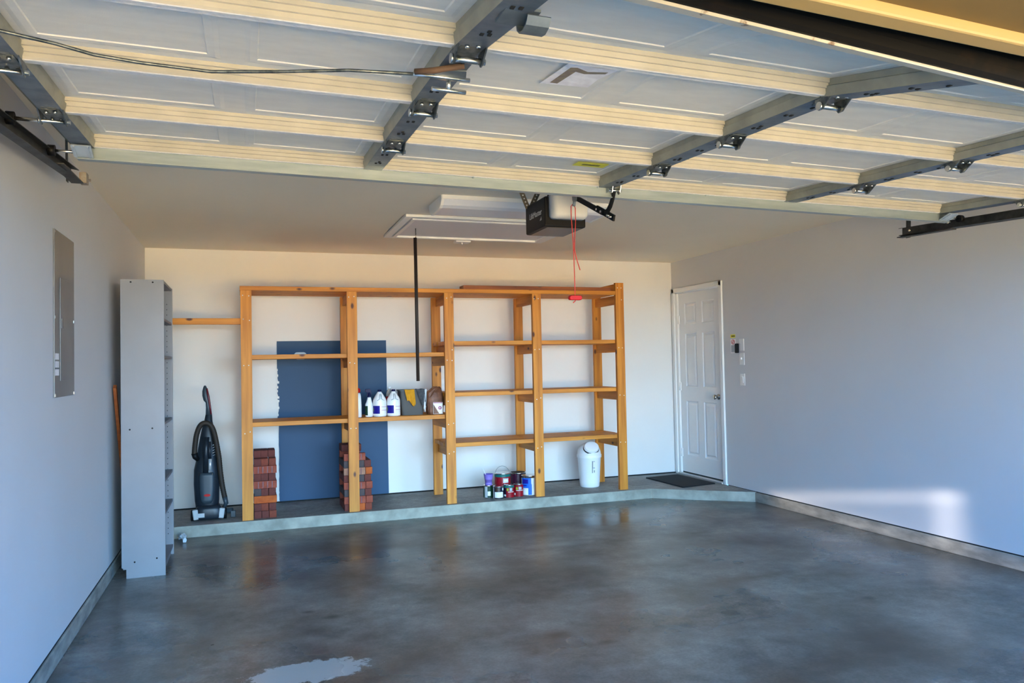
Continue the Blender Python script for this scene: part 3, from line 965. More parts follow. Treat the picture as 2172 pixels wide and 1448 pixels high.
# lamp cover on the face towards the driveway
def rrect(cx, cz, w, h, r, y, n_=5):
    out = []
    for qx, qz, a in ((1, 1, 0), (-1, 1, 90), (-1, -1, 180), (1, -1, 270)):
        for k in range(n_ + 1):
            t = math.radians(a + 90 * k / n_)
            out.append((cx + qx * (w / 2 - r) + r * math.cos(t), y, cz + qz * (h / 2 - r) + r * math.sin(t)))
    return out
rg = [rrect(2.652, 2.292, .226 - a, .158 - a, .022, y) for a, y in ((0, oy0 + .004), (0, oy0 - .030), (.010, oy0 - .058), (.030, oy0 - .070), (.06, oy0 - .073))]
MB().loft(list(reversed(rg))).build('lamp_cover', M_lens, op)
mb = MB()
put_text(mb, 'LiftMaster', .050, (ox0, -3.375, 2.268), (0, -1, 0), (0, 0, 1), 0, .0006)
mb.box(ox0 - .0012, ox0, -3.475, -3.45, 2.222, 2.226)
mb.extrude([(-3.470, 2.218), (-3.445, 2.218), (-3.470, 2.240)], 0, ox0 - .0012, ox0 - .0002)
mb.build('lettering', M_pgray, hb, fixn=False)
MB().box(ox0 + .02, ox1 - .02, oy0 + .02, oy1 - .02, oz0 - .003, oz0 + .001).build('bottom_plate', noise_mat('brown_tinted_plate', (.05, .035, .025), (.07, .05, .035), nscale=5, rough=.35), op)
rl = MB()
rl.box(2.632, 2.658, -6.40, -3.45, 2.366, 2.392)
rl.box(2.620, 2.670, -6.40, -3.45, 2.392, 2.397)
rl.build('rail', M_blackm, op)
mb = MB()
mb.box(2.585, 2.705, -3.60, -3.25, 2.352, 2.372)
mb.extrude([(2.56, 2.352), (2.72, 2.352), (2.70, 2.402), (2.60, 2.402)], 1, -3.56, -3.50)
mb.build('motor_shroud', M_blackm, op)
# perforated hanging straps
def strap(p, q, w=.030):
    mb = MB()
    p, q = Vector(p), Vector(q)
    d = (q - p)
    ln = d.length
    d.normalize()
    sd = Vector((1, 0, 0))
    sd = (sd - d * sd.dot(d)).normalized()
    nn_ = d.cross(sd)
    R = Matrix((sd, nn_, d)).transposed()
    mb.obox((p + q) / 2, w, .003, ln, R)
    mb.obox((p + q) / 2 + sd * (w / 2) + nn_ * .014, .003, .028, ln, R)
    k = .02
    while k < ln - .01:
        for s_ in (-1, 1):
            mb.obox(p + d * k + nn_ * .0018 * s_, .008, .0010, .008, R, 1)
        k += .022
    mb.build('hanging_strap', [noise_mat('bronze_strap', (.17, .14, .10), (.24, .20, .14), nscale=30, rough=.45, metal=.7) if 'bronze_strap' not in bpy.data.materials else bpy.data.materials['bronze_strap'], M_chip], op)
strap((2.520, -3.235, 2.335), (2.455, -3.235, H))
strap((2.545, -3.225, 2.345), (2.620, -3.225, H))
strap((2.745, -3.30, 2.345), (2.745, -3.24, H))
MB().tube([(2.54, -3.48, 2.34), (2.58, -3.44, 2.38), (2.61, -3.40, 2.42), (2.60, -3.36, H - .01)], .006, 8).build('power_cord', M_blackm, op)
# trolley and arm
mb = MB()
mb.box(2.622, 2.668, -3.76, -3.64, 2.335, 2.372)
mb.extrude([(-3.66, 2.34), (-3.72, 2.34), (-3.705, 2.290), (-3.665, 2.296)], 0, 2.630, 2.655)
mb.tube([(2.643, -3.665, 2.30), (2.643, -3.655, 2.270)], .009, 8)
mb.build('trolley', M_galv, op)
def bar(mb, P_, w, t, x, mi=0):
    """flat bar following points in the YZ plane"""
    P_ = [Vector((0, y, z)) for y, z in P_]
    lo, hi = [], []
    for i, p in enumerate(P_):
        d = (P_[min(i + 1, len(P_) - 1)] - P_[max(i - 1, 0)]).normalized()
        nrm = Vector((0, -d.z, d.y))
        lo.append(p - nrm * w / 2)
        hi.append(p + nrm * w / 2)
    pr = [(v.y, v.z) for v in lo] + [(v.y, v.z) for v in reversed(hi)]
    mb.extrude(pr, 0, x - t / 2, x + t / 2, mi)
mb = MB()
bar(mb, [(-3.70, 2.305), (-4.02, 2.162)], .026, .012, 2.645)
bar(mb, [(-3.93, 2.203), (-4.13, 2.112)], .032, .010, 2.655)
for y, z in ((-3.955, 2.192), (-4.005, 2.170), (-4.08, 2.135), (-4.105, 2.123)):
    mb.tube([(2.636, y, z), (2.668, y, z)], .006 if y < -4.03 else .007, 6, 1)
ra = mb.build('straight_arm', [M_blackm, M_steel], op)
mb = MB()
bar(mb, [(-4.052, 2.150), (-4.085, 2.160), (-4.115, 2.180), (-4.140, 2.210), (-4.163, 2.255)], .026, .010, 2.643)
mb.build('curved_arm', M_blackm, op)
mb = MB()
for xa_ in (2.618, 2.662):
    mb.extrude([(-4.195, 2.268), (-4.148, 2.268), (-4.150, 2.238), (-4.165, 2.226), (-4.182, 2.232)], 0, xa_, xa_ + .005)
mb.tube([(2.608, -4.167, 2.246), (2.678, -4.167, 2.246)], .007, 8)
mb.build('door_bracket', M_steel, op)

# red release cord
rc = thing('release_cord', 'thin red release cord with red handle hanging from the opener arm', 'cord', (2.645, -3.645, 1.74))
cy = -3.640
mb = MB()
mb.tube([(2.645, cy, 1.745), (2.644, cy, 1.90), (2.641, cy, 2.05), (2.632, cy, 2.20), (2.632, cy, 2.272), (2.640, cy, 2.282), (2.652, cy, 2.280), (2.658, cy, 2.26), (2.658, cy, 2.18), (2.650, cy, 2.08), (2.648, cy, 2.02), (2.662, cy, 1.96), (2.680, cy, 1.905)], .0026, 6)
mb.tube([(2.645, cy, 1.75), (2.645, cy, 1.728), (2.632, cy, 1.716)], .003, 6)
mb.build('cord', M_cord, rc)
mb = MB()
rg = [rrect(2.645, 1.745, .080 - a, .026 - a * .6, .011 - a * .2, y) for a, y in ((.01, cy - .014), (0, cy - .010), (0, cy + .010), (.01, cy + .014))]
mb.loft(rg)
mb.build('handle', M_red, rc)

# ================================================================== timber shelving on the ledge
rk = thing('storage_rack', 'tall orange-stained lumber shelving rack along the back wall', 'shelving', (2.64, -.5, HS))
PX = [(.822, .911), (1.712, 1.801), (2.601, 2.690), (3.475, 3.564), (4.372, 4.461)]
FY0, FY1 = -.775, -.737
BY0, BY1 = -.243, -.205
TOPZ = 2.043
levels = {0: (1.455, .877), 1: (1.455, .877), 2: (1.455, .877, 1.557, 1.077, .607), 3: (1.557, 1.077, .607), 4: (1.557, 1.077, .607)}
for i, (a, b_) in enumerate(PX):
    top = TOPZ if i < 4 else 2.165
    mb = MB()
    mb.box(a, b_, FY0, FY1, HS, top)
    zs = [TOPZ - .045] + [z - .045 for z in levels[i]] + ([1.79] if i == 0 else []) + ([2.12] if i == 4 else [])
    for z in zs:
        for dx in (.022, .067):
            if random.random() < .85:
                x = a + dx + random.uniform(-.006, .006)
                zz = z + random.uniform(-.008, .008)
                mb.extrude([(x + .0048 * math.cos(t * math.pi / 4), zz + .0048 * math.sin(t * math.pi / 4)) for t in range(8)], 1, FY0 - .0012, FY0, 1)
    mb.build('front_post', [WOOD[2], M_chip], rk, bevel=.002, seg=1)
    MB().box(a + .004, b_ + .004, BY0, BY1, HS, TOPZ if i < 4 else 2.10).build('back_post', WOOD[2], rk, bevel=.002, seg=1)
    xm = (a + b_) / 2
    for z in (TOPZ,) + levels[i]:
        off = 0
        if i == 2:
            off = -.022 if z in (1.455, .877) else .022
        MB().box(xm - .019 + off, xm + .019 + off, FY1, BY0, z - .089, z).build('cross_rail', WOOD[1], rk, bevel=.002, seg=1)
MB().box(4.420, 4.458, FY1, BY0 + .0, 2.083, 2.165).build('cross_rail', WOOD[1], rk, bevel=.002, seg=1)
def shelf(x0, x1, z, y0=-.735, cnt=5, wdt=.089, pit=.1005, th=.038, jit=.012):
    for k in range(cnt):
        y = y0 + k * pit
        MB().box(x0 + random.uniform(-jit, jit) * .6, x1 + random.uniform(-jit, jit) * .3, y, min(y + wdt, -.246), z, z + th).build('slat', WOOD[0], rk, bevel=.0025, seg=1)
shelf(.828, 2.685, 1.455)
shelf(.828, 2.685, .877)
shelf(2.612, 4.452, 1.557)
shelf(2.612, 4.452, 1.077)
shelf(2.612, 4.452, .607)
MB().box(.816, 4.368, FY0 - .002, FY0 + .087, TOPZ, TOPZ + .038).build('slat', WOOD[0], rk, bevel=.0025, seg=1)
for k in range(1, 5):
    MB().box(.816 + random.uniform(0, .015), 4.368, -.777 + k * .106, -.777 + k * .106 + .089, TOPZ, TOPZ + .038).build('slat', WOOD[0], rk, bevel=.0025, seg=1)
MB().box(.006, .822, -.735, -.697, 1.755, 1.808).build('side_board', WOOD[0], rk, bevel=.002, seg=1)

lb = MB()
lb.box(2.795, 4.33, -.755, -.615, TOPZ + .038, TOPZ + .076)
o = lb.build('loose_board', [WOOD_RED], None, bevel=.002, origin=(3.6, -.685, TOPZ + .038))
tag(o, 'loose dark red-brown plank lying on top of the shelving', 'board')

# ---------------------------------------------------------------- blue board on the back wall
mb = MB()
bx0, bx1, bz0, bz1 = 1.142, 2.190, HS + .012, 1.633
zs = [bz0, .35, .62]
chips = []
z = .88
edge = [(bx0 + .012, bz0)]
zz = bz0
random.seed(3)
while zz < 1.36:
    zz += random.uniform(.012, .04)
    edge.append((bx0 + (random.choice((.0, .004, .012)) if zz > .85 else .008 + .004 * random.random()), zz))
edge.append((bx0, 1.40))
edge.append((bx0, bz1))
# board with hand slot, built as strips left / slot / right
sx0, sx1, sz0, sz1 = 1.300, 1.418, 1.455, 1.525
def slot_pts(n_=6):
    out = []
    r = .03
    for qx, qz, a in ((1, 1, 0), (-1, 1, 90), (-1, -1, 180), (1, -1, 270)):
        for k in range(n_ + 1):
            t = math.radians(a + 90 * k / n_)
            out.append(((sx0 + sx1) / 2 + qx * ((sx1 - sx0) / 2 - r) + r * math.cos(t), (sz0 + sz1) / 2 + qz * ((sz1 - sz0) / 2 - r) + r * math.sin(t)))
    return out
bmx = bmesh.new()
outer = edge + [(bx1, bz1), (bx1 + .006, bz0)]
ov = [bmx.verts.new((x, -.008, z)) for x, z in outer]
iv = [bmx.verts.new((x, -.008, z)) for x, z in slot_pts()]
es = [bmx.edges.new((ov[i], ov[(i + 1) % len(ov)])) for i in range(len(ov))] + [bmx.edges.new((iv[i], iv[(i + 1) % len(iv)])) for i in range(len(iv))]
bmesh.ops.triangle_fill(bmx, edges=es, use_beauty=True)
for f in list(bmx.faces):
    c = f.calc_center_median()
    if sx0 + .008 < c.x < sx1 - .008 and sz0 + .008 < c.z < sz1 - .008:
        if all(v in iv for v in f.verts):
            bmx.faces.remove(f)
r_ = bmesh.ops.extrude_face_region(bmx, geom=list(bmx.faces))
bmesh.ops.translate(bmx, verts=[v for v in r_['geom'] if isinstance(v, bmesh.types.BMVert)], vec=(0, .0065, 0))
bmesh.ops.recalc_face_normals(bmx, faces=bmx.faces)
me = bpy.data.meshes.new('wall_board')
bmx.to_mesh(me)
bmx.free()
me.materials.append(M_blue)
bo = bpy.data.objects.new('hardboard_sheet', me)
COL.objects.link(bo)
tag(bo, 'slate blue sheet with a hand slot, leaning flat on back wall behind shelving', 'board')
for k, (x, z) in enumerate(edge[5:-2]):
    if z > .86 and k % 2 == 0:
        MB().box(bx0 - .002, x + .006, -.0092, -.0081, z - .012, z + .010).build('paint_chip', M_chip, bo)

# ---------------------------------------------------------------- tall grey bookcase, side-on
cb = thing('bookcase', 'tall narrow grey laminate bookcase turned side-on by the left wall', 'bookcase', (.2, -1.68, 0))
cx0, cx1, cya, cyb, cH = .072, .338, -1.970, -1.330, 1.992
mb = MB()
mb.extrude([(cx0 + .028, 0), (cx1, 0), (cx1, cH), (cx0, cH), (cx0, .072), (cx0 + .028, .060)], 1, cya, cya + .018)
for x, z in ((.135, cH - .018), (.270, cH - .018), (.125, .985), (.262, .988), (.150, .105), (.285, .118)):
    mb.extrude([(x + .006 * math.cos(t * math.pi / 4), z + .006 * math.sin(t * math.pi / 4)) for t in range(8)], 1, cya - .0008, cya, 1)
mb.build('side_panel', [M_cab, M_hole], cb)
mb = MB()
mb.extrude([(cx0 + .028, 0), (cx1, 0), (cx1, cH), (cx0, cH), (cx0, .072), (cx0 + .028, .060)], 1, cyb - .018, cyb)
for k in range(44):
    z = .15 + k * .04
    for x in (.115, .300):
        mb.box(x - .0025, x + .0025, cyb - .0188, cyb - .018, z, z + .006, 1)
mb.build('side_panel', [M_cab, M_hole], cb)
MB().box(cx0 + .001, cx0 + .006, cya + .018, cyb - .018, .07, cH - .018).build('back_panel', M_cabin, cb)
for z in (cH - .018, 1.715, 1.46, 1.005, .615, .395, .055):
    MB().box(cx0 + .006, cx1 - .004, cya + .018, cyb - .018, z, z + .018).build('shelf_board', M_cabin, cb)
MB().box(cx1 - .035, cx1 - .02, cya + .018, cyb - .018, 0, .055).build('kick_board', M_cab, cb)

mb = MB()
mb.extrude([(-1.895, 1.262), (-1.862, 1.285), (-1.20, .012), (-1.235, .001)], 0, .014, .034)
o = mb.build('wood_strip', WOOD_RED, None, bevel=.001)
tag(o, 'thin wooden strip leaning on the left wall behind the grey bookcase', 'strip')

# crumpled plastic scrap by the ledge
mb = MB()
random.seed(11)
rg = []
for k in range(7):
    t = k / 6
    c = Vector((.345 + .045 * t, -.86 - .14 * t, .028 + .03 * math.sin(3 * t)))
    rg.append([tuple(c + Vector((math.cos(a * math.pi / 3) * .022 * random.uniform(.5, 1.3), 0, math.sin(a * math.pi / 3) * .022 * random.uniform(.5, 1.1)))) for a in range(6)])
mb.loft(rg, smooth=False)
o = mb.build('plastic_scrap', new_mat('pale_plastic_film', (.55, .62, .68), .3), None)
o.location.z -= min(v.co.z for v in o.data.vertices) - .001
tag(o, 'crumpled pale plastic scrap on the floor between bookcase and ledge', 'scrap')

# ---------------------------------------------------------------- electrical things on the walls
ep = thing('breaker_panel', 'flat grey metal breaker panel set in the left wall', 'electrical panel', (0, -3.3, 1.65))
MB().box(.0005, .008, -3.515, -3.080, 1.257, 2.062).build('cover', M_panel, ep, bevel=.002)
dr = MB().box(.008, .0125, -3.415, -3.160, 1.335, 1.838).build('panel_door', M_panel, ep, bevel=.002)
MB().box(.0125, .018, -3.412, -3.375, 1.590, 1.640).build('latch', noise_mat('dark_latch', (.12, .12, .12), (.16, .16, .15), rough=.4), dr, bevel=.003)
mb = MB()
for k in range(3):
    mb.box(.008, .0088, -3.505, -3.430, 1.362 + k * .038, 1.392 + k * .038)
mb.build('sticker', M_paper, ep)
for y, z in ((-3.505, 2.05), (-3.09, 2.05), (-3.505, 1.268), (-3.09, 1.268), (-3.505, 1.64), (-3.09, 1.64)):
    MB().box(.008, .0095, y - .006, y + .006, z - .006, z + .006).build('screw', M_steel, ep)

def plate(z, label, kind):
    t = thing('wall_plate' if kind == 'blank' else 'light_switch', label, 'switch', (W, -1.285, z))
    mb = MB()
    mb.box(W - .006, W - .0005, -1.322, -1.248, z - .058, z + .058)
    mb.build('cover_plate', M_plate, t, bevel=.002)
    if kind == 'rocker':
        MB().box(W - .011, W - .006, -1.303, -1.267, z - .032, z + .032).build('rocker', M_plate, t, bevel=.002)
    elif kind == 'toggle':
        MB().obox((W - .012, -1.285, z + .004), .016, .009, .018, Matrix.Rotation(.5, 3, 'Y')).build('toggle', M_white, t, bevel=.001)
    return t
plate(1.515, 'top white wall plate right of the house door, beside black control', 'blank')
plate(1.375, 'white toggle switch, middle of three plates right of the house door', 'toggle')
plate(1.172, 'white rocker switch, lowest of three plates right of the house door', 'rocker')
ct = thing('opener_control', 'small black wall control right of the house door', 'control', (W, -1.218, 1.485))
MB().box(W - .026, W - .0005, -1.238, -1.200, 1.435, 1.530).build('button_box', M_black, ct, bevel=.006)
MB().tube([(W - .010, -1.225, 1.530), (W - .010, -1.245, 1.532), (W - .010, -1.262, 1.528), (W - .008, -1.268, 1.518)], .0025, 6).build('wire', M_pgray, ct)
lbx = thing('safety_label', 'small paper safety notice with yellow top beside black wall control', 'label', (W, -1.14, 1.53))
mb = MB()
mb.box(W - .0015, W - .0005, -1.190, -1.100, 1.435, 1.575, 0)
mb.box(W - .0022, W - .0015, -1.182, -1.112, 1.445, 1.515, 4)
mb.build('paper_sheet', [M_paper, M_yel, M_cord, M_hole, M_pgray], lbx)
mb = MB()
mb.box(W - .0018, W - .0005, -1.182, -1.105, 1.590, 1.622, 0)
for k in range(7):
    mb.box(W - .0026, W - .0018, -1.120 - k * .0085 - .006, -1.120 - k * .0085, 1.600, 1.612, 1)
mb.build('yellow_strip', [M_yel, M_hole], lbx)
mb = MB()
ring = [(-1.146 + .022 * math.cos(t * math.pi / 10), 1.548 + .022 * math.sin(t * math.pi / 10)) for t in range(21)]
mb.tube([(W - .003, y, z) for y, z in ring], .0025, 6)
mb.tube([(W - .003, -1.160, 1.563), (W - .003, -1.132, 1.533)], .0025, 6)
mb.build('warning_symbol', M_cord, lbx)
ou = thing('power_outlet', 'white outlet plate on back wall behind the middle post', 'outlet', (2.79, 0, 1.17))
MB().box(2.725, 2.800, -.006, -.0005, 1.112, 1.232).build('cover_plate', M_plate, ou, bevel=.002)
MB().box(2.745, 2.780, -.008, -.006, 1.125, 1.160).build('socket', M_white, ou)
MB().box(2.745, 2.780, -.008, -.006, 1.182, 1.217).build('socket', M_white, ou)

# ---------------------------------------------------------------- door mat
mb = MB()
mp_ = [(4.965, -.225), (5.398, -.175), (5.410, -.880), (4.985, -.945)]
mb.hexa([(x, y, HS + .0005) for x, y in mp_] + [(x + (.004 if x < 5.2 else -.004), y + (.004 if y < -.5 else -.004), HS + .012) for x, y in mp_])
o = mb.build('doormat', M_mat, None, bevel=.003)
tag(o, 'black rubber doormat on the ledge before the house door', 'doormat')

# ================================================================== bricks
BW, BH, BL = .0605, .0635, .190
def brick(x, y, z, run, mat, label, group, scored=False):
    """run 'end': short end faces the driveway; 'long': long face does"""
    w, d = (BW - .002, BL) if run == 'end' else (BL - .002, BW - .002)
    mb = MB()
    h = BH - .0015
    mb.box(-w / 2, w / 2, 0, d, 0, h)
    if scored:
        for k in range(1, 5):
            xx = -w / 2 + w * k / 5
            mb.box(xx - .004, xx + .004, -.0012, .001, .003, h - .003, 1)
    ox_, oy_ = x, y
    o = mb.build('brick', [BR[mat], M_dred], None, bevel=.0025 if not scored else 0, seg=1)
    o.location = (ox_, oy_, z)
    tag(o, label, 'brick', group)
    return o
rn = random.Random(5)
ordn = ['bottom', 'second', 'third', 'fourth', 'fifth', 'sixth', 'seventh', 'eighth', 'ninth']
# left pile, three bricks wide
kinds = ['end', 'end', 'long', 'end', 'long', 'end', 'long', 'end', 'end']
cols_l = {0: (1, 1, 0), 1: (1, 0, 1), 2: (3,), 3: (2, 1, 1), 4: (5,), 5: (1, 1, 1), 6: (5,), 7: (1, 0, 0), 8: (1, 1, 1)}
G1 = 'bricks in the pile by the leftmost post'
for k, kd in enumerate(kinds):
    z = HS + k * BH + .0004
    y = -.735 + (.085 if k == 8 else 0) + rn.uniform(-.004, .004)
    if kd == 'end':
        for j in range(3):
            m = cols_l[k][j]
            cname = {0: 'red', 1: 'maroon', 2: 'charcoal', 3: 'orange', 4: 'tan', 5: 'red'}[m]
            brick(.914 + BW * (j + .5) + rn.uniform(-.001, .004) - (.018 if k == 8 else 0) * 0, y, z, 'end', m,
                  '%s brick, %s in the %s course of the pile beside leftmost post' % (cname, ('left end', 'middle', 'right end')[j], ordn[k]), G1)
    else:
        for j in (0, 2):
            m = cols_l[k][0]
            brick(.914 + BL / 2, y + j * (BW + .003), z, 'long', m if j == 0 else 1,
                  '%s lengthwise brick, %s of the %s course of pile beside leftmost post' % ('orange' if (m == 3 and j == 0) else 'red', 'front' if j == 0 else 'rear', ordn[k]), G1, scored=(j == 0 and m == 5))
# right pile, four wide and two bricks deep
kinds = ['end', 'long', 'end', 'long', 'end', 'long', 'end', 'long']
cols_r = {0: (1, 0, 3, 0), 2: (2, 1, 2, 1), 4: (1, 2, 2, 1), 6: (2, 0, 2, 1)}
G2 = 'bricks in the pile behind the second post'
RX = 1.672
BYF = -.735
for k, kd in enumerate(kinds):
    z = HS + k * BH + .0004
    off = rn.uniform(-.006, .006)
    if kd == 'end':
        for j in range(4):
            for dpt in (0, 1):
                if dpt == 1 and j in (1, 2):
                    continue
                m = cols_r[k][j]
                brick(RX + BW * (j + .5) + off * .5, BYF + dpt * (BL + .004) + rn.uniform(0, .004), z, 'end', m,
                      '%s brick, %s, %s row, %s course of the pile at second post' % ({0: 'red', 1: 'maroon', 2: 'charcoal', 3: 'orange'}[m], ('left end', 'second along', 'third along', 'right end')[j], ('front', 'back')[dpt], ordn[k]), G2)
    else:
        for dpt, yy in ((0, 0), (1, BL + .004 + .127)):
            brick(RX + BL / 2 + off * .3, BYF + yy, z, 'long', 4 if (k == 3 + 2 and dpt == 0) else 5,
                  'long scored brick, %s row, %s course of the pile at second post' % (('front', 'back')[dpt], ordn[k]), G2, scored=dpt == 0)
            if k < 7:
                brick(RX + BL + BW / 2 + .002 + off * .3, BYF + (0 if dpt == 0 else BL + .004), z, 'end', 3 if (k == 5 and dpt == 0) else 5,
                      '%s brick ending the %s row at right, %s course, pile at second post' % ('orange' if (k == 5 and dpt == 0) else 'red', ('front', 'back')[dpt], ordn[k]), G2)
z = HS + 8 * BH + .0004
for j in range(3):
    brick(RX + .002 + BW * (j + .5), BYF + BL + .002, z, 'end', 1, 'maroon brick, %s of the top course on the pile at second post' % ('left end', 'middle', 'right end')[j], G2)

# ================================================================== things on the left shelf
SZ = .877 + .038 + .0005
def place(o, *a):
    return o
# white bottle with red cap
b1 = thing('cleaner_bottle', 'white bottle with red cap, half behind the second post', 'bottle', (1.818, -.62, SZ))
MB().lathe((1.818, -.62, SZ), [(.030, 0), (.034, .006), (.034, .10), (.032, .15), (.030, .185), (.024, .215), (.014, .222)], 20).build('bottle_body', M_wplast, b1)
MB().lathe((1.818, -.62, SZ + .222), [(.020, 0), (.024, .010), (.023, .030), (.014, .042), (0, .044)], 16).build('cap', M_red, b1)
# spray bottle
b2 = thing('spray_bottle', 'white spray bottle with navy trigger on the middle shelf', 'spray bottle', (1.918, -.62, SZ))
mb = MB()
rg = []
for z, w, d, dx in ((0, .030, .026, 0), (.006, .035, .030, 0), (.08, .035, .030, 0), (.115, .034, .029, 0), (.135, .026, .024, .002), (.160, .019, .018, .003), (.178, .015, .014, .003)):
    rg.append([(1.918 + dx + w * math.cos(t * math.pi / 10), -.62 + d * math.sin(t * math.pi / 10), SZ + z) for t in range(20)])
mb.loft(rg)
mb.build('bottle_body', M_wplast, b2)
mb = MB()
mb.lathe((1.921, -.62, SZ + .178), [(.015, 0), (.015, .018), (.010, .022), (.010, .040)], 14)
mb.extrude([(1.885, SZ + .228), (1.888, SZ + .252), (1.930, SZ + .256), (1.940, SZ + .236), (1.944, SZ + .205), (1.932, SZ + .205), (1.925, SZ + .222), (1.900, SZ + .222)], 1, -.630, -.610)
mb.extrude([(1.902, SZ + .224), (1.912, SZ + .224), (1.906, SZ + .185), (1.898, SZ + .190)], 1, -.626, -.614)
mb.build('trigger_head', M_navy, b2, bevel=.002)
MB().lathe((1.918, -.62, SZ + .015), [(.0355, 0), (.0355, .085)], 10, a0=math.radians(185), a1=math.radians(245), sy=.86).build('label', M_green, b2)
# bleach jugs
def jug(x, y, label):
    t = thing('bleach_jug', label, 'jug', (x, y, SZ), 'white bleach jugs on the shelf')
    mb = MB()
    rg = []
    R = .0615
    for z, w in ((0, .88), (.006, .98), (.012, 1), (.135, 1), (.150, .97), (.165, .88), (.200, .55), (.220, .32), (.228, .26)):
        rg.append([(x + R * w * math.cos(t_ * math.pi / 14), y + R * w * math.sin(t_ * math.pi / 14), SZ + z) for t_ in range(28)])
    mb.loft(rg)
    bd = mb.build('jug_body', M_wplast, t)
    # moulded grip ridges
    mb = MB()
    mb.tube([(x - .004, y - R * .62, SZ + .205), (x - .006, y - R * .95, SZ + .160), (x - .030, y - R * .90, SZ + .148)], .0035, 6)
    mb.tube([(x + .008, y - R * .60, SZ + .205), (x + .010, y - R * .95, SZ + .160), (x + .034, y - R * .86, SZ + .148)], .0035, 6)
    mb.build('grip_ridge', M_pgray, t)
    MB().lathe((x, y, SZ + .226), [(.017, 0), (.018, .016), (.014, .018), (0, .018)], 18).build('cap', M_navy, t)
    def band(a0_, a1_, z0_, z1_, r_=1.008):
        return ((a0_, a1_, z0_, z1_, r_))
    mb = MB()
    for a0_, a1_, z0_, z1_, mi in ((188, 262, .028, .100, 0), (275, 352, .088, .091, 1), (275, 352, .058, .061, 1), (188, 200, .05, .08, 2)):
        mb.lathe((x, y, SZ), [(R * (1.006 + .004 * mi), z0_), (R * (1.006 + .004 * mi), z1_)], 10, mi, a0=math.radians(a0_), a1=math.radians(a1_))
    mb.build('label', [M_bluel, M_magl, M_lime], t, fixn=False)
jug(2.014, -.63, 'white bleach jug beside the spray bottle on the shelf')
jug(2.142, -.63, 'white bleach jug beside the grey bucket on the shelf')
# clear bottle behind
b3 = thing('clear_bottle', 'clear plastic bottle with red label behind the bleach jugs', 'bottle', (2.128, -.50, SZ))
glassy = new_mat('clear_plastic', (.80, .80, .78), .12)
glassy.node_tree.nodes['Principled BSDF'].inputs['Transmission Weight'].default_value = .75
MB().lathe((2.128, -.50, SZ), [(.030, 0), (.032, .01), (.032, .19), (.026, .225), (.013, .240), (.013, .250)], 18).build('bottle_body', glassy, b3)
MB().lathe((2.128, -.50, SZ + .248), [(.016, 0), (.016, .018), (0, .018)], 14).build('cap', M_wplast, b3)
MB().lathe((2.128, -.50, SZ + .12), [(.0328, 0), (.0328, .055)], 18, caps=False).build('label', M_red, b3)
# grey bucket with cloths over its rim
bk = thing('bucket', 'small grey plastic bucket with cloths draped over its rim', 'bucket', (2.32, -.56, SZ))
mb = MB()
def brect(hw, hd, z, r=.03):
    out = []
    for qx, qy, a in ((1, 1, 0), (-1, 1, 90), (-1, -1, 180), (1, -1, 270)):
        for k in range(5):
            t = math.radians(a + 90 * k / 4)
            out.append((2.322 + qx * (hw - r) + r * math.cos(t), -.56 + qy * (hd - r) + r * math.sin(t), z))
    return out
mb.loft([brect(.098, .075, SZ), brect(.118, .090, SZ + .225), brect(.126, .097, SZ + .226), brect(.126, .097, SZ + .236), brect(.115, .087, SZ + .236), brect(.096, .073, SZ + .006)], cap=True)
mb.build('tub', M_bktg, bk)
def cloth(name, mat, label, pts, origin, cat='cloth'):
    """sheet from a list of rows of points"""
    mb = MB()
    n_ = len(pts[0])
    vs_ = [p for row in pts for p in row]
    fs = [(i * n_ + k, i * n_ + k + 1, (i + 1) * n_ + k + 1, (i + 1) * n_ + k) for i in range(len(pts) - 1) for k in range(n_ - 1)]
    mb.add(vs_, fs, 0, True)
    o = mb.build(name, mat, None, origin=origin)
    s_ = o.modifiers.new('thickness', 'SOLIDIFY')
    s_.thickness = .003
    s_.offset = 0
    sb = o.modifiers.new('soft', 'SUBSURF')
    sb.levels = sb.render_levels = 1
    tag(o, label, cat)
    return o
def drape(xs_top, xs_bot, z_bot, amp, ph, yfront=-.665, ztop=SZ + .243):
    rows = []
    NN = 12
    for i in range(9):
        t = i / 8
        row = []
        for k in range(NN + 1):
            s_ = k / NN
            xt = xs_top[0] + (xs_top[1] - xs_top[0]) * s_
            xb = xs_bot[0] + (xs_bot[1] - xs_bot[0]) * s_
            if t < .25:
                y = yfront + .055 * (1 - t / .25)
                z = ztop - .018 * (1 - t / .25) + .004 * math.sin(9 * s_ + ph)
                x = xt
            else:
                q = (t - .25) / .75
                x = xt + (xb - xt) * q
                zb = z_bot[0] + (z_bot[1] - z_bot[0]) * s_ + .022 * math.sin(6.2 * s_ + ph)
                z = ztop + (zb - ztop) * q
                y = yfront - .006 - amp * (1 + math.sin(11 * s_ + ph)) * (.25 + q) * .5 + (.012 * q)
            row.append((x, y, z))
        rows.append(row)
    return rows
cloth('dust_cloth', M_gold, 'mustard yellow cloth hanging over the grey bucket rim', drape((2.235, 2.330), (2.262, 2.345), (SZ + .12, SZ + .095), .016, .4), (2.29, -.67, SZ + .2))
cloth('dust_cloth', M_gcl, 'dark grey cloth hanging over the grey bucket, beside the yellow one', drape((2.345, 2.425), (2.375, 2.440), (SZ + .14, SZ + .055), .014, 2.0, ztop=SZ + .247), (2.39, -.67, SZ + .2))
cloth('dust_cloth', new_mat('white_cloth', (.72, .74, .76), .9), 'white cloth edge hanging between the grey cloth and paper bag', drape((2.428, 2.446), (2.415, 2.440), (SZ + .035, SZ + .05), .008, 1.0, yfront=-.664), (2.43, -.67, SZ + .2))
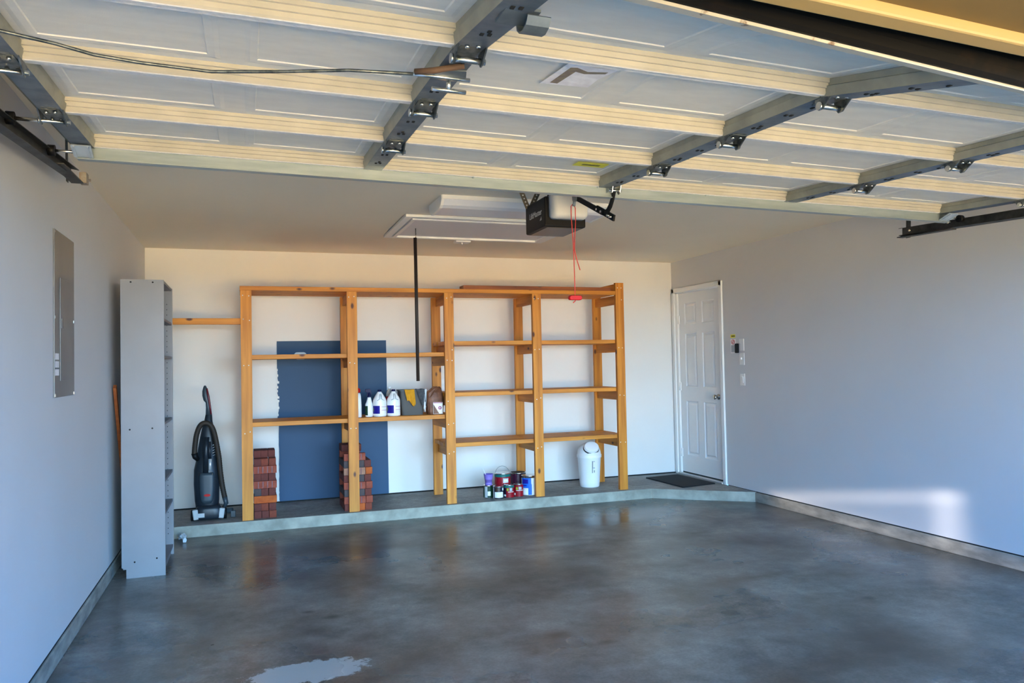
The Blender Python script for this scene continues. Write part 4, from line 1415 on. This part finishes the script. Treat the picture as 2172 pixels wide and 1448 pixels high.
# brown bag
bg_ = thing('paper_bag', 'crumpled brown bag with white printed panel beside the middle post', 'bag', (2.536, -.60, SZ))
rb = random.Random(21)
rg = []
for z, w, d, dx in ((0, .070, .065, 0), (.02, .078, .070, 0), (.10, .082, .070, .0), (.16, .082, .062, -.006), (.20, .076, .050, -.004), (.235, .055, .035, .012), (.255, .030, .018, .020)):
    row = []
    for k in range(22):
        t = 2 * math.pi * k / 22
        c_, s_ = math.cos(t), math.sin(t)
        q = (abs(c_) ** 3 + abs(s_) ** 3) ** (-1 / 3)
        j = rb.uniform(.93, 1.05) if z > .03 else 1
        row.append((2.536 + dx + w * c_ * q * j, -.60 + d * s_ * q * j, SZ + z + (rb.uniform(-.006, .006) if z > .05 else 0)))
    rg.append(row)
MB().loft(rg, smooth=False).build('sack', M_bag, bg_)
mb = MB()
mb.box(2.505, 2.595, -.6760, -.6745, SZ + .004, SZ + .112, 0)
mb.extrude([(2.507, SZ + .095), (2.507, SZ + .006), (2.562, SZ + .006)], 1, -.6768, -.6761, 1)
mb.extrude([(2.507, SZ + .110), (2.593, SZ + .110), (2.593, SZ + .104), (2.507, SZ + .104)], 1, -.6768, -.6761, 2)
for a in range(8):
    t = a * math.pi / 4
    cx_, cz_ = 2.568 + .011 * math.cos(t), SZ + .060 + .011 * math.sin(t)
    mb.extrude([(cx_ + .0062 * math.cos(u * math.pi / 3), cz_ + .0062 * math.sin(u * math.pi / 3)) for u in range(6)], 1, -.6768, -.6761, 2)
mb.build('printed_panel', [M_plate, M_bag, M_magl], bg_)

# ================================================================== paint cans on the ledge
GZ = HS + .0005
def can(x, y, z, r, h, name, label, cat, bands, lid=M_tin, handle=False, knob=True):
    t = thing(name, label, cat, (x, y, z))
    mb = MB()
    mb.lathe((x, y, z), [(r * .97, 0), (r, .003), (r, h - .004), (r * 1.03, h - .002), (r * 1.03, h + .003), (r * .93, h + .003)], 28, caps=False)
    mb.add([(x + r * .97 * math.cos(2 * math.pi * k / 28), y + r * .97 * math.sin(2 * math.pi * k / 28), z) for k in range(28)], [tuple(reversed(range(28)))])
    mb.build('can_body', M_tin, t)
    ld = MB()
    ld.lathe((x, y, z + h), [(r * .93, .003), (r * .90, -.003), (r * .74, -.003), (r * .72, .001), (0, .001)], 28)
    ld.build('lid', lid, t)
    mats, mb = [], MB()
    for (a0_, a1_, z0_, z1_, m) in bands:
        if m not in mats:
            mats.append(m)
        i = len(mb.f)
        lv = 1.004 + .004 * (i // 20 % 20) * 0 + .0035 * bands.index((a0_, a1_, z0_, z1_, m))
        mb.lathe((x, y, z), [(r * lv, h * z0_), (r * lv, h * z1_)], 20, mats.index(m), a0=math.radians(a0_ - 20), a1=math.radians(a1_ - 20))
    mb.build('label', mats, t, fixn=False)
    if handle:
        pts = [(x + r * 1.03 * math.cos(a), y - .01 + .02 * math.sin(a), z + h * .72 + r * 1.25 * math.sin(a)) for a in [math.pi * k / 14 for k in range(15)]]
        MB().tube(pts, .0017, 6).build('wire_handle', M_dsteel, t)
    return t
FULL = (180, 360.0)
# bottom row
can(3.046, -.612, GZ, .047, .118, 'paint_can', 'dark green paint can, leftmost under the purple cup', 'paint can',
    [(150, 390, .06, .94, M_green), (225, 262, .06, .94, M_pgray), (265, 300, .2, .55, M_plate)])
can(3.118, -.700, GZ, .051, .116, 'paint_can', 'dark paint can with white lower label, front of the cluster', 'paint can',
    [(150, 390, .05, .95, M_can_dk), (196, 222, .05, .95, M_pgray), (240, 290, .62, .92, M_brn), (232, 330, .12, .58, M_plate), (318, 342, .68, .90, M_plate)])
can(3.228, -.690, GZ, .051, .122, 'paint_can', 'red quart paint can with teal rim and lime mark', 'paint can',
    [(150, 390, .05, .80, M_crim), (150, 390, .80, .95, M_teal), (200, 240, .05, .78, M_can_dk), (248, 268, .56, .76, M_lime), (280, 312, .55, .78, M_pgray), (262, 330, .46, .50, M_plate), (205, 238, .14, .28, M_plate)])
can(3.330, -.680, GZ, .046, .122, 'paint_can', 'smaller all-red paint can with lime mark, right of the teal-rimmed can', 'paint can',
    [(150, 390, .05, .95, M_crim), (238, 262, .58, .78, M_lime), (272, 310, .58, .80, M_pgray), (240, 340, .50, .54, M_plate), (200, 232, .15, .32, M_plate)])
can(3.456, -.640, GZ, .076, .190, 'paint_can', 'gallon paint can with blue and white label against the fourth post', 'paint can',
    [(150, 390, .04, .90, M_plate), (205, 285, .40, .90, M_bblue), (262, 288, .06, .60, M_bblue), (215, 262, .62, .84, M_bluel), (215, 250, .50, .55, M_bluel), (210, 258, .08, .32, M_wplast), (312, 340, .62, .84, M_can_dk)])
can(3.400, -.470, GZ, .080, .200, 'paint_can', 'dark maroon gallon paint can at the back of the cluster', 'paint can',
    [(150, 390, .30, .95, M_maroon), (150, 390, .05, .28, M_pgray)], lid=M_blackm)
# red and teal gallon behind the front row (stands on another can)
can(3.205, -.570, GZ, .072, .105, 'paint_can', 'low paint can hidden under the red and teal gallon can', 'paint can', [(150, 390, .05, .95, M_can_dk)])
can(3.205, -.570, GZ + .1085, .078, .110, 'paint_can', 'large red paint can with teal top band and wire handle', 'paint can',
    [(150, 390, .04, .72, M_crim), (150, 390, .72, .94, M_teal), (276, 318, .22, .62, M_pgray), (282, 312, .32, .52, M_plate)], handle=True)
pc = thing('plastic_cup', 'purple plastic cup with a thin stick, on the green paint can', 'cup', (3.050, -.612, GZ + .1215))
MB().lathe((3.050, -.612, GZ + .1215), [(.034, 0), (.035, .022), (.033, .024), (.046, .102), (.048, .104), (.046, .104), (.030, .004), (0, .004)], 22).build('cup_body', M_purple, pc)
MB().tube([(3.068, -.607, GZ + .128), (2.985, -.632, GZ + .290)], .003, 6).build('stir_stick', M_wplast, pc)
tb = thing('caulk_tube', 'blue and magenta squeeze tube standing right of the fourth post', 'tube', (3.585, -.60, GZ))
rg = []
for z, w, d, in ((.028, .029, .022), (.035, .032, .024), (.075, .030, .020), (.12, .026, .012), (.165, .027, .004), (.175, .027, .003)):
    rg.append([(3.585 + w * math.cos(t * math.pi / 8), -.60 + d * math.sin(t * math.pi / 8), GZ + z) for t in range(16)])
mb = MB()
mb.loft(rg[:3], 0)
mb.loft(rg[2:], 1)
mb.build('squeeze_body', [M_bblue, M_wplast], tb)
MB().lathe((3.585, -.60, GZ), [(.024, 0), (.026, .004), (.026, .028)], 18).build('cap', M_mgn, tb)

# ---------------------------------------------------------------- white swing-top bin
bn = thing('swing_top_bin', 'white plastic bin with domed swing lid under the rightmost shelf', 'bin', (4.195, -.44, HS))
bx, by = 4.195, -.44
MB().lathe((bx, by, GZ), [(.094, 0), (.099, .006), (.104, .05), (.119, .30), (.121, .305), (.121, .330), (.116, .332)], 32).build('bin_body', M_wplast, bn)
mb = MB()
prof = [(.126, .300), (.127, .325), (.124, .332)]
for k in range(10):
    a = k / 9 * math.pi / 2
    prof.append((.121 * math.cos(a) ** .9 if k < 9 else 0, .335 + .118 * math.sin(a)))
mb.lathe((bx, by, GZ), prof, 32, caps=False)
dm = mb.build('domed_lid', M_wplast, bn)
# swing flap: a disc proud of the dome facing up and forward, with a dark gap under it
dv = Vector((-.08, -.72, .62)).normalized()
ax = Vector((1, 0, 0)); ax = (ax - dv * ax.dot(dv)).normalized(); ay = dv.cross(ax)
def disc(mb, c, rr, hh, mi=0, n_=28, squash=.82):
    vs_ = [c + ax * rr * math.cos(2 * math.pi * k / n_) + ay * rr * squash * math.sin(2 * math.pi * k / n_) for k in range(n_)]
    v2 = [p + dv * hh - (p - c) * .10 for p in vs_]
    mb.add(vs_ + v2, [(k, (k + 1) % n_, n_ + (k + 1) % n_, n_ + k) for k in range(n_)], mi)
    mb.add(v2, [tuple(range(n_))], mi, True)
cc = Vector((bx, by, GZ + .335)) + Vector((dv.x * .121, dv.y * .121, dv.z * .118)) * .80
mb = MB(); disc(mb, cc - dv * .004 + ay * 0, .086, .010); mb.build('flap_gap', M_track, bn)
mb = MB(); disc(mb, cc + dv * .004 + Vector((0, 0, .006)), .082, .022, 0); mb.build('swing_flap', M_wplast, bn, bevel=.003)
mb = MB()
for a0_, a1_, z0_, z1_, mi in ((262, 275, .195, .272, 0), (259, 263, .150, .272, 1), (265, 274, .208, .262, 2), (270, 274, .155, .178, 1)):
    rr0, rr1 = .104 + (.119 - .104) * (z0_ - .05) / .25, .104 + (.119 - .104) * (z1_ - .05) / .25
    mb.lathe((bx, by, GZ), [(rr0 + .0008 + .0006 * mi, z0_), (rr1 + .0008 + .0006 * mi, z1_)], 6, mi, a0=math.radians(a0_), a1=math.radians(a1_))
mb.build('sticker', [M_pgray, M_panel, M_plate], bn, fixn=False)

# ================================================================== upright vacuum cleaner
vc = thing('vacuum_cleaner', 'dark upright vacuum cleaner with brown hose, standing on the ledge', 'vacuum cleaner', (.545, -.56, HS))
VX, VY = .540, -.60
def ell(cx_, cy_, z, w, d, n_=20, p=2.6):
    out = []
    for k in range(n_):
        t = 2 * math.pi * k / n_
        c_, s_ = math.cos(t), math.sin(t)
        q = (abs(c_) ** p + abs(s_) ** p) ** (-1 / p)
        out.append((cx_ + w * c_ * q, cy_ + d * s_ * q, z))
    return out
mb = MB()
mb.loft([ell(VX + a, VY + .03 + b_, z, w, d) for z, a, b_, w, d in (
    (.150, .005, 0, .070, .055), (.175, .000, 0, .088, .066), (.26, -.003, 0, .098, .072), (.40, -.005, .005, .104, .074), (.52, -.005, .012, .102, .070),
    (.60, -.002, .02, .088, .062), (.70, .002, .03, .076, .055), (.80, .006, .035, .062, .048), (.87, .006, .04, .048, .04), (.93, .010, .045, .034, .030), (.99, .014, .05, .026, .022), (1.0, .014, .05, .022, .018))])
bd = mb.build('body', M_vac, vc)
mb = MB()
mb.loft([ell(VX + a, VY - .036, z, w, .016, p=4) for z, a, w in ((.24, .0, .030), (.27, .0, .050), (.36, .0, .058), (.47, .0, .060), (.50, .0, .050))])
mb.build('filter_door', M_vac2, vc)
MB().extrude([(VX + .002 + .026 * math.cos(t * math.pi / 10), .312 + .011 * math.sin(t * math.pi / 10)) for t in range(20)], 1, VY - .056, VY - .050).build('badge', M_red, vc)
mb = MB()
mb.tube([(VX + .025, VY - .030, .52), (VX + .026, VY - .026, .615)], .014, 14)
mb.build('silver_cylinder', M_silver, vc)
mb = MB()
mb.tube([(VX - .010, VY - .035, .50), (VX - .006, VY - .020, .70), (VX, VY - .012, .80)], .022, 12)
mb.tube([(VX + .026, VY - .028, .615), (VX + .022, VY - .015, .76)], .012, 10)
mb.build('dust_tube', M_vac, vc)
mb = MB()
for k in range(5):
    mb.tube([(VX + .046, VY - .022, .64 + k * .022), (VX + .066, VY - .010, .648 + k * .022)], .002, 6)
mb.build('vent_slots', M_silver, vc)
# handle
mb = MB()
mb.loft([ell(VX + a, VY + b_, z, w, d, 14, 2.2) for z, a, b_, w, d in ((.985, .014, .05, .024, .020), (1.05, .010, .05, .017, .016), (1.09, .006, .05, .015, .016), (1.11, -.002, .05, .024, .018), (1.15, -.010, .052, .026, .018), (1.19, -.014, .055, .022, .016), (1.225, -.014, .058, .013, .013), (1.238, -.014, .058, .006, .006))])
hn = mb.build('handle', M_vac2, vc)
mb = MB()
mb.tube([(VX + .002, VY + .040, 1.215), (VX + .014, VY + .040, 1.14), (VX + .026, VY + .040, 1.06), (VX + .034, VY + .040, .99)], [.006, .010, .008, .007], 10)
mb.build('handle_stripe', M_dred, hn)
# hose, ribbed by rings of changing radius
hp_ = [(VX - .098, VY - .015, .665), (VX - .092, VY - .018, .74), (VX - .078, VY - .022, .83), (VX - .050, VY - .028, .90), (VX - .010, VY - .032, .922), (VX + .032, VY - .028, .90), (VX + .058, VY - .022, .84), (VX + .078, VY - .015, .74), (VX + .096, VY - .012, .62), (VX + .106, VY - .012, .50), (VX + .122, VY - .008, .37), (VX + .140, VY - .004, .275)]
fine = []
for i in range(len(hp_) - 1):
    p0, p1, p2, p3 = [Vector(hp_[max(0, min(len(hp_) - 1, i + q))]) for q in (-1, 0, 1, 2)]
    for k in range(12):
        t = k / 12
        fine.append(.5 * ((2 * p1) + (p2 - p0) * t + (2 * p0 - 5 * p1 + 4 * p2 - p3) * t * t + (3 * p1 - p0 - 3 * p2 + p3) * t ** 3))
MB().tube(fine, [.0205 + .0018 * (k % 2) for k in range(len(fine))], 12).build('hose', M_hose, vc)
MB().tube([(VX - .098, VY - .015, .668), (VX - .092, VY - .012, .635), (VX - .070, VY + .0, .610)], [.026, .023, .018], 12).build('hose_cuff', M_black, vc)
MB().tube([(VX + .138, VY - .004, .285), (VX + .150, VY + .002, .225), (VX + .130, VY + .01, .19)], [.022, .019, .016], 12).build('hose_cuff', M_vac2, vc)
# motor base, wheels, head behind
mb = MB()
mb.loft([ell(VX + .012, VY, z, w, d, 20, 5) for z, w, d in ((.108, .105, .055), (.125, .112, .062), (.19, .106, .060), (.225, .085, .050))])
mb.build('motor_base', M_vac, vc)
for s_, lab in ((-1, 'left'), (1, 'right')):
    wx = VX + .012 + s_ * .128
    w_ = MB().tube([(wx - .013, VY + .01, GZ + .046), (wx + .013, VY + .01, GZ + .046)], .046, 24)
    wo = w_.build('wheel', M_black, vc)
    mb = MB()
    mb.obox((wx - s_ * .026, VY - .036, GZ + .058), .045, .045, .085, Matrix.Rotation(s_ * .15, 3, 'Y'))
    mb.build('wheel_cover', M_pgray, vc, bevel=.008)
MB().box(VX - .075, VX - .020, VY - .066, VY - .062, .130, .165).build('rating_label', M_pgray, vc)
mb = MB()
mb.box(VX - .09, VX + .12, VY + .06, VY + .34, GZ + .012, GZ + .075)
mb.build('floor_head', M_vac, vc, bevel=.015)
MB().tube([(VX - .11, VY - .025, GZ + .018), (VX + .13, VY - .025, GZ + .018)], .006, 8).build('axle', M_silver, vc)
mb = MB()
mb.tube([(VX + .15, VY + .08, GZ + .052), (VX + .20, VY + .06, GZ + .056)], .024, 12)
mb.box(VX + .185, VX + .225, VY + .035, VY + .08, GZ, GZ + .055)
mb.build('hose_port', M_vac2, vc, bevel=.003)
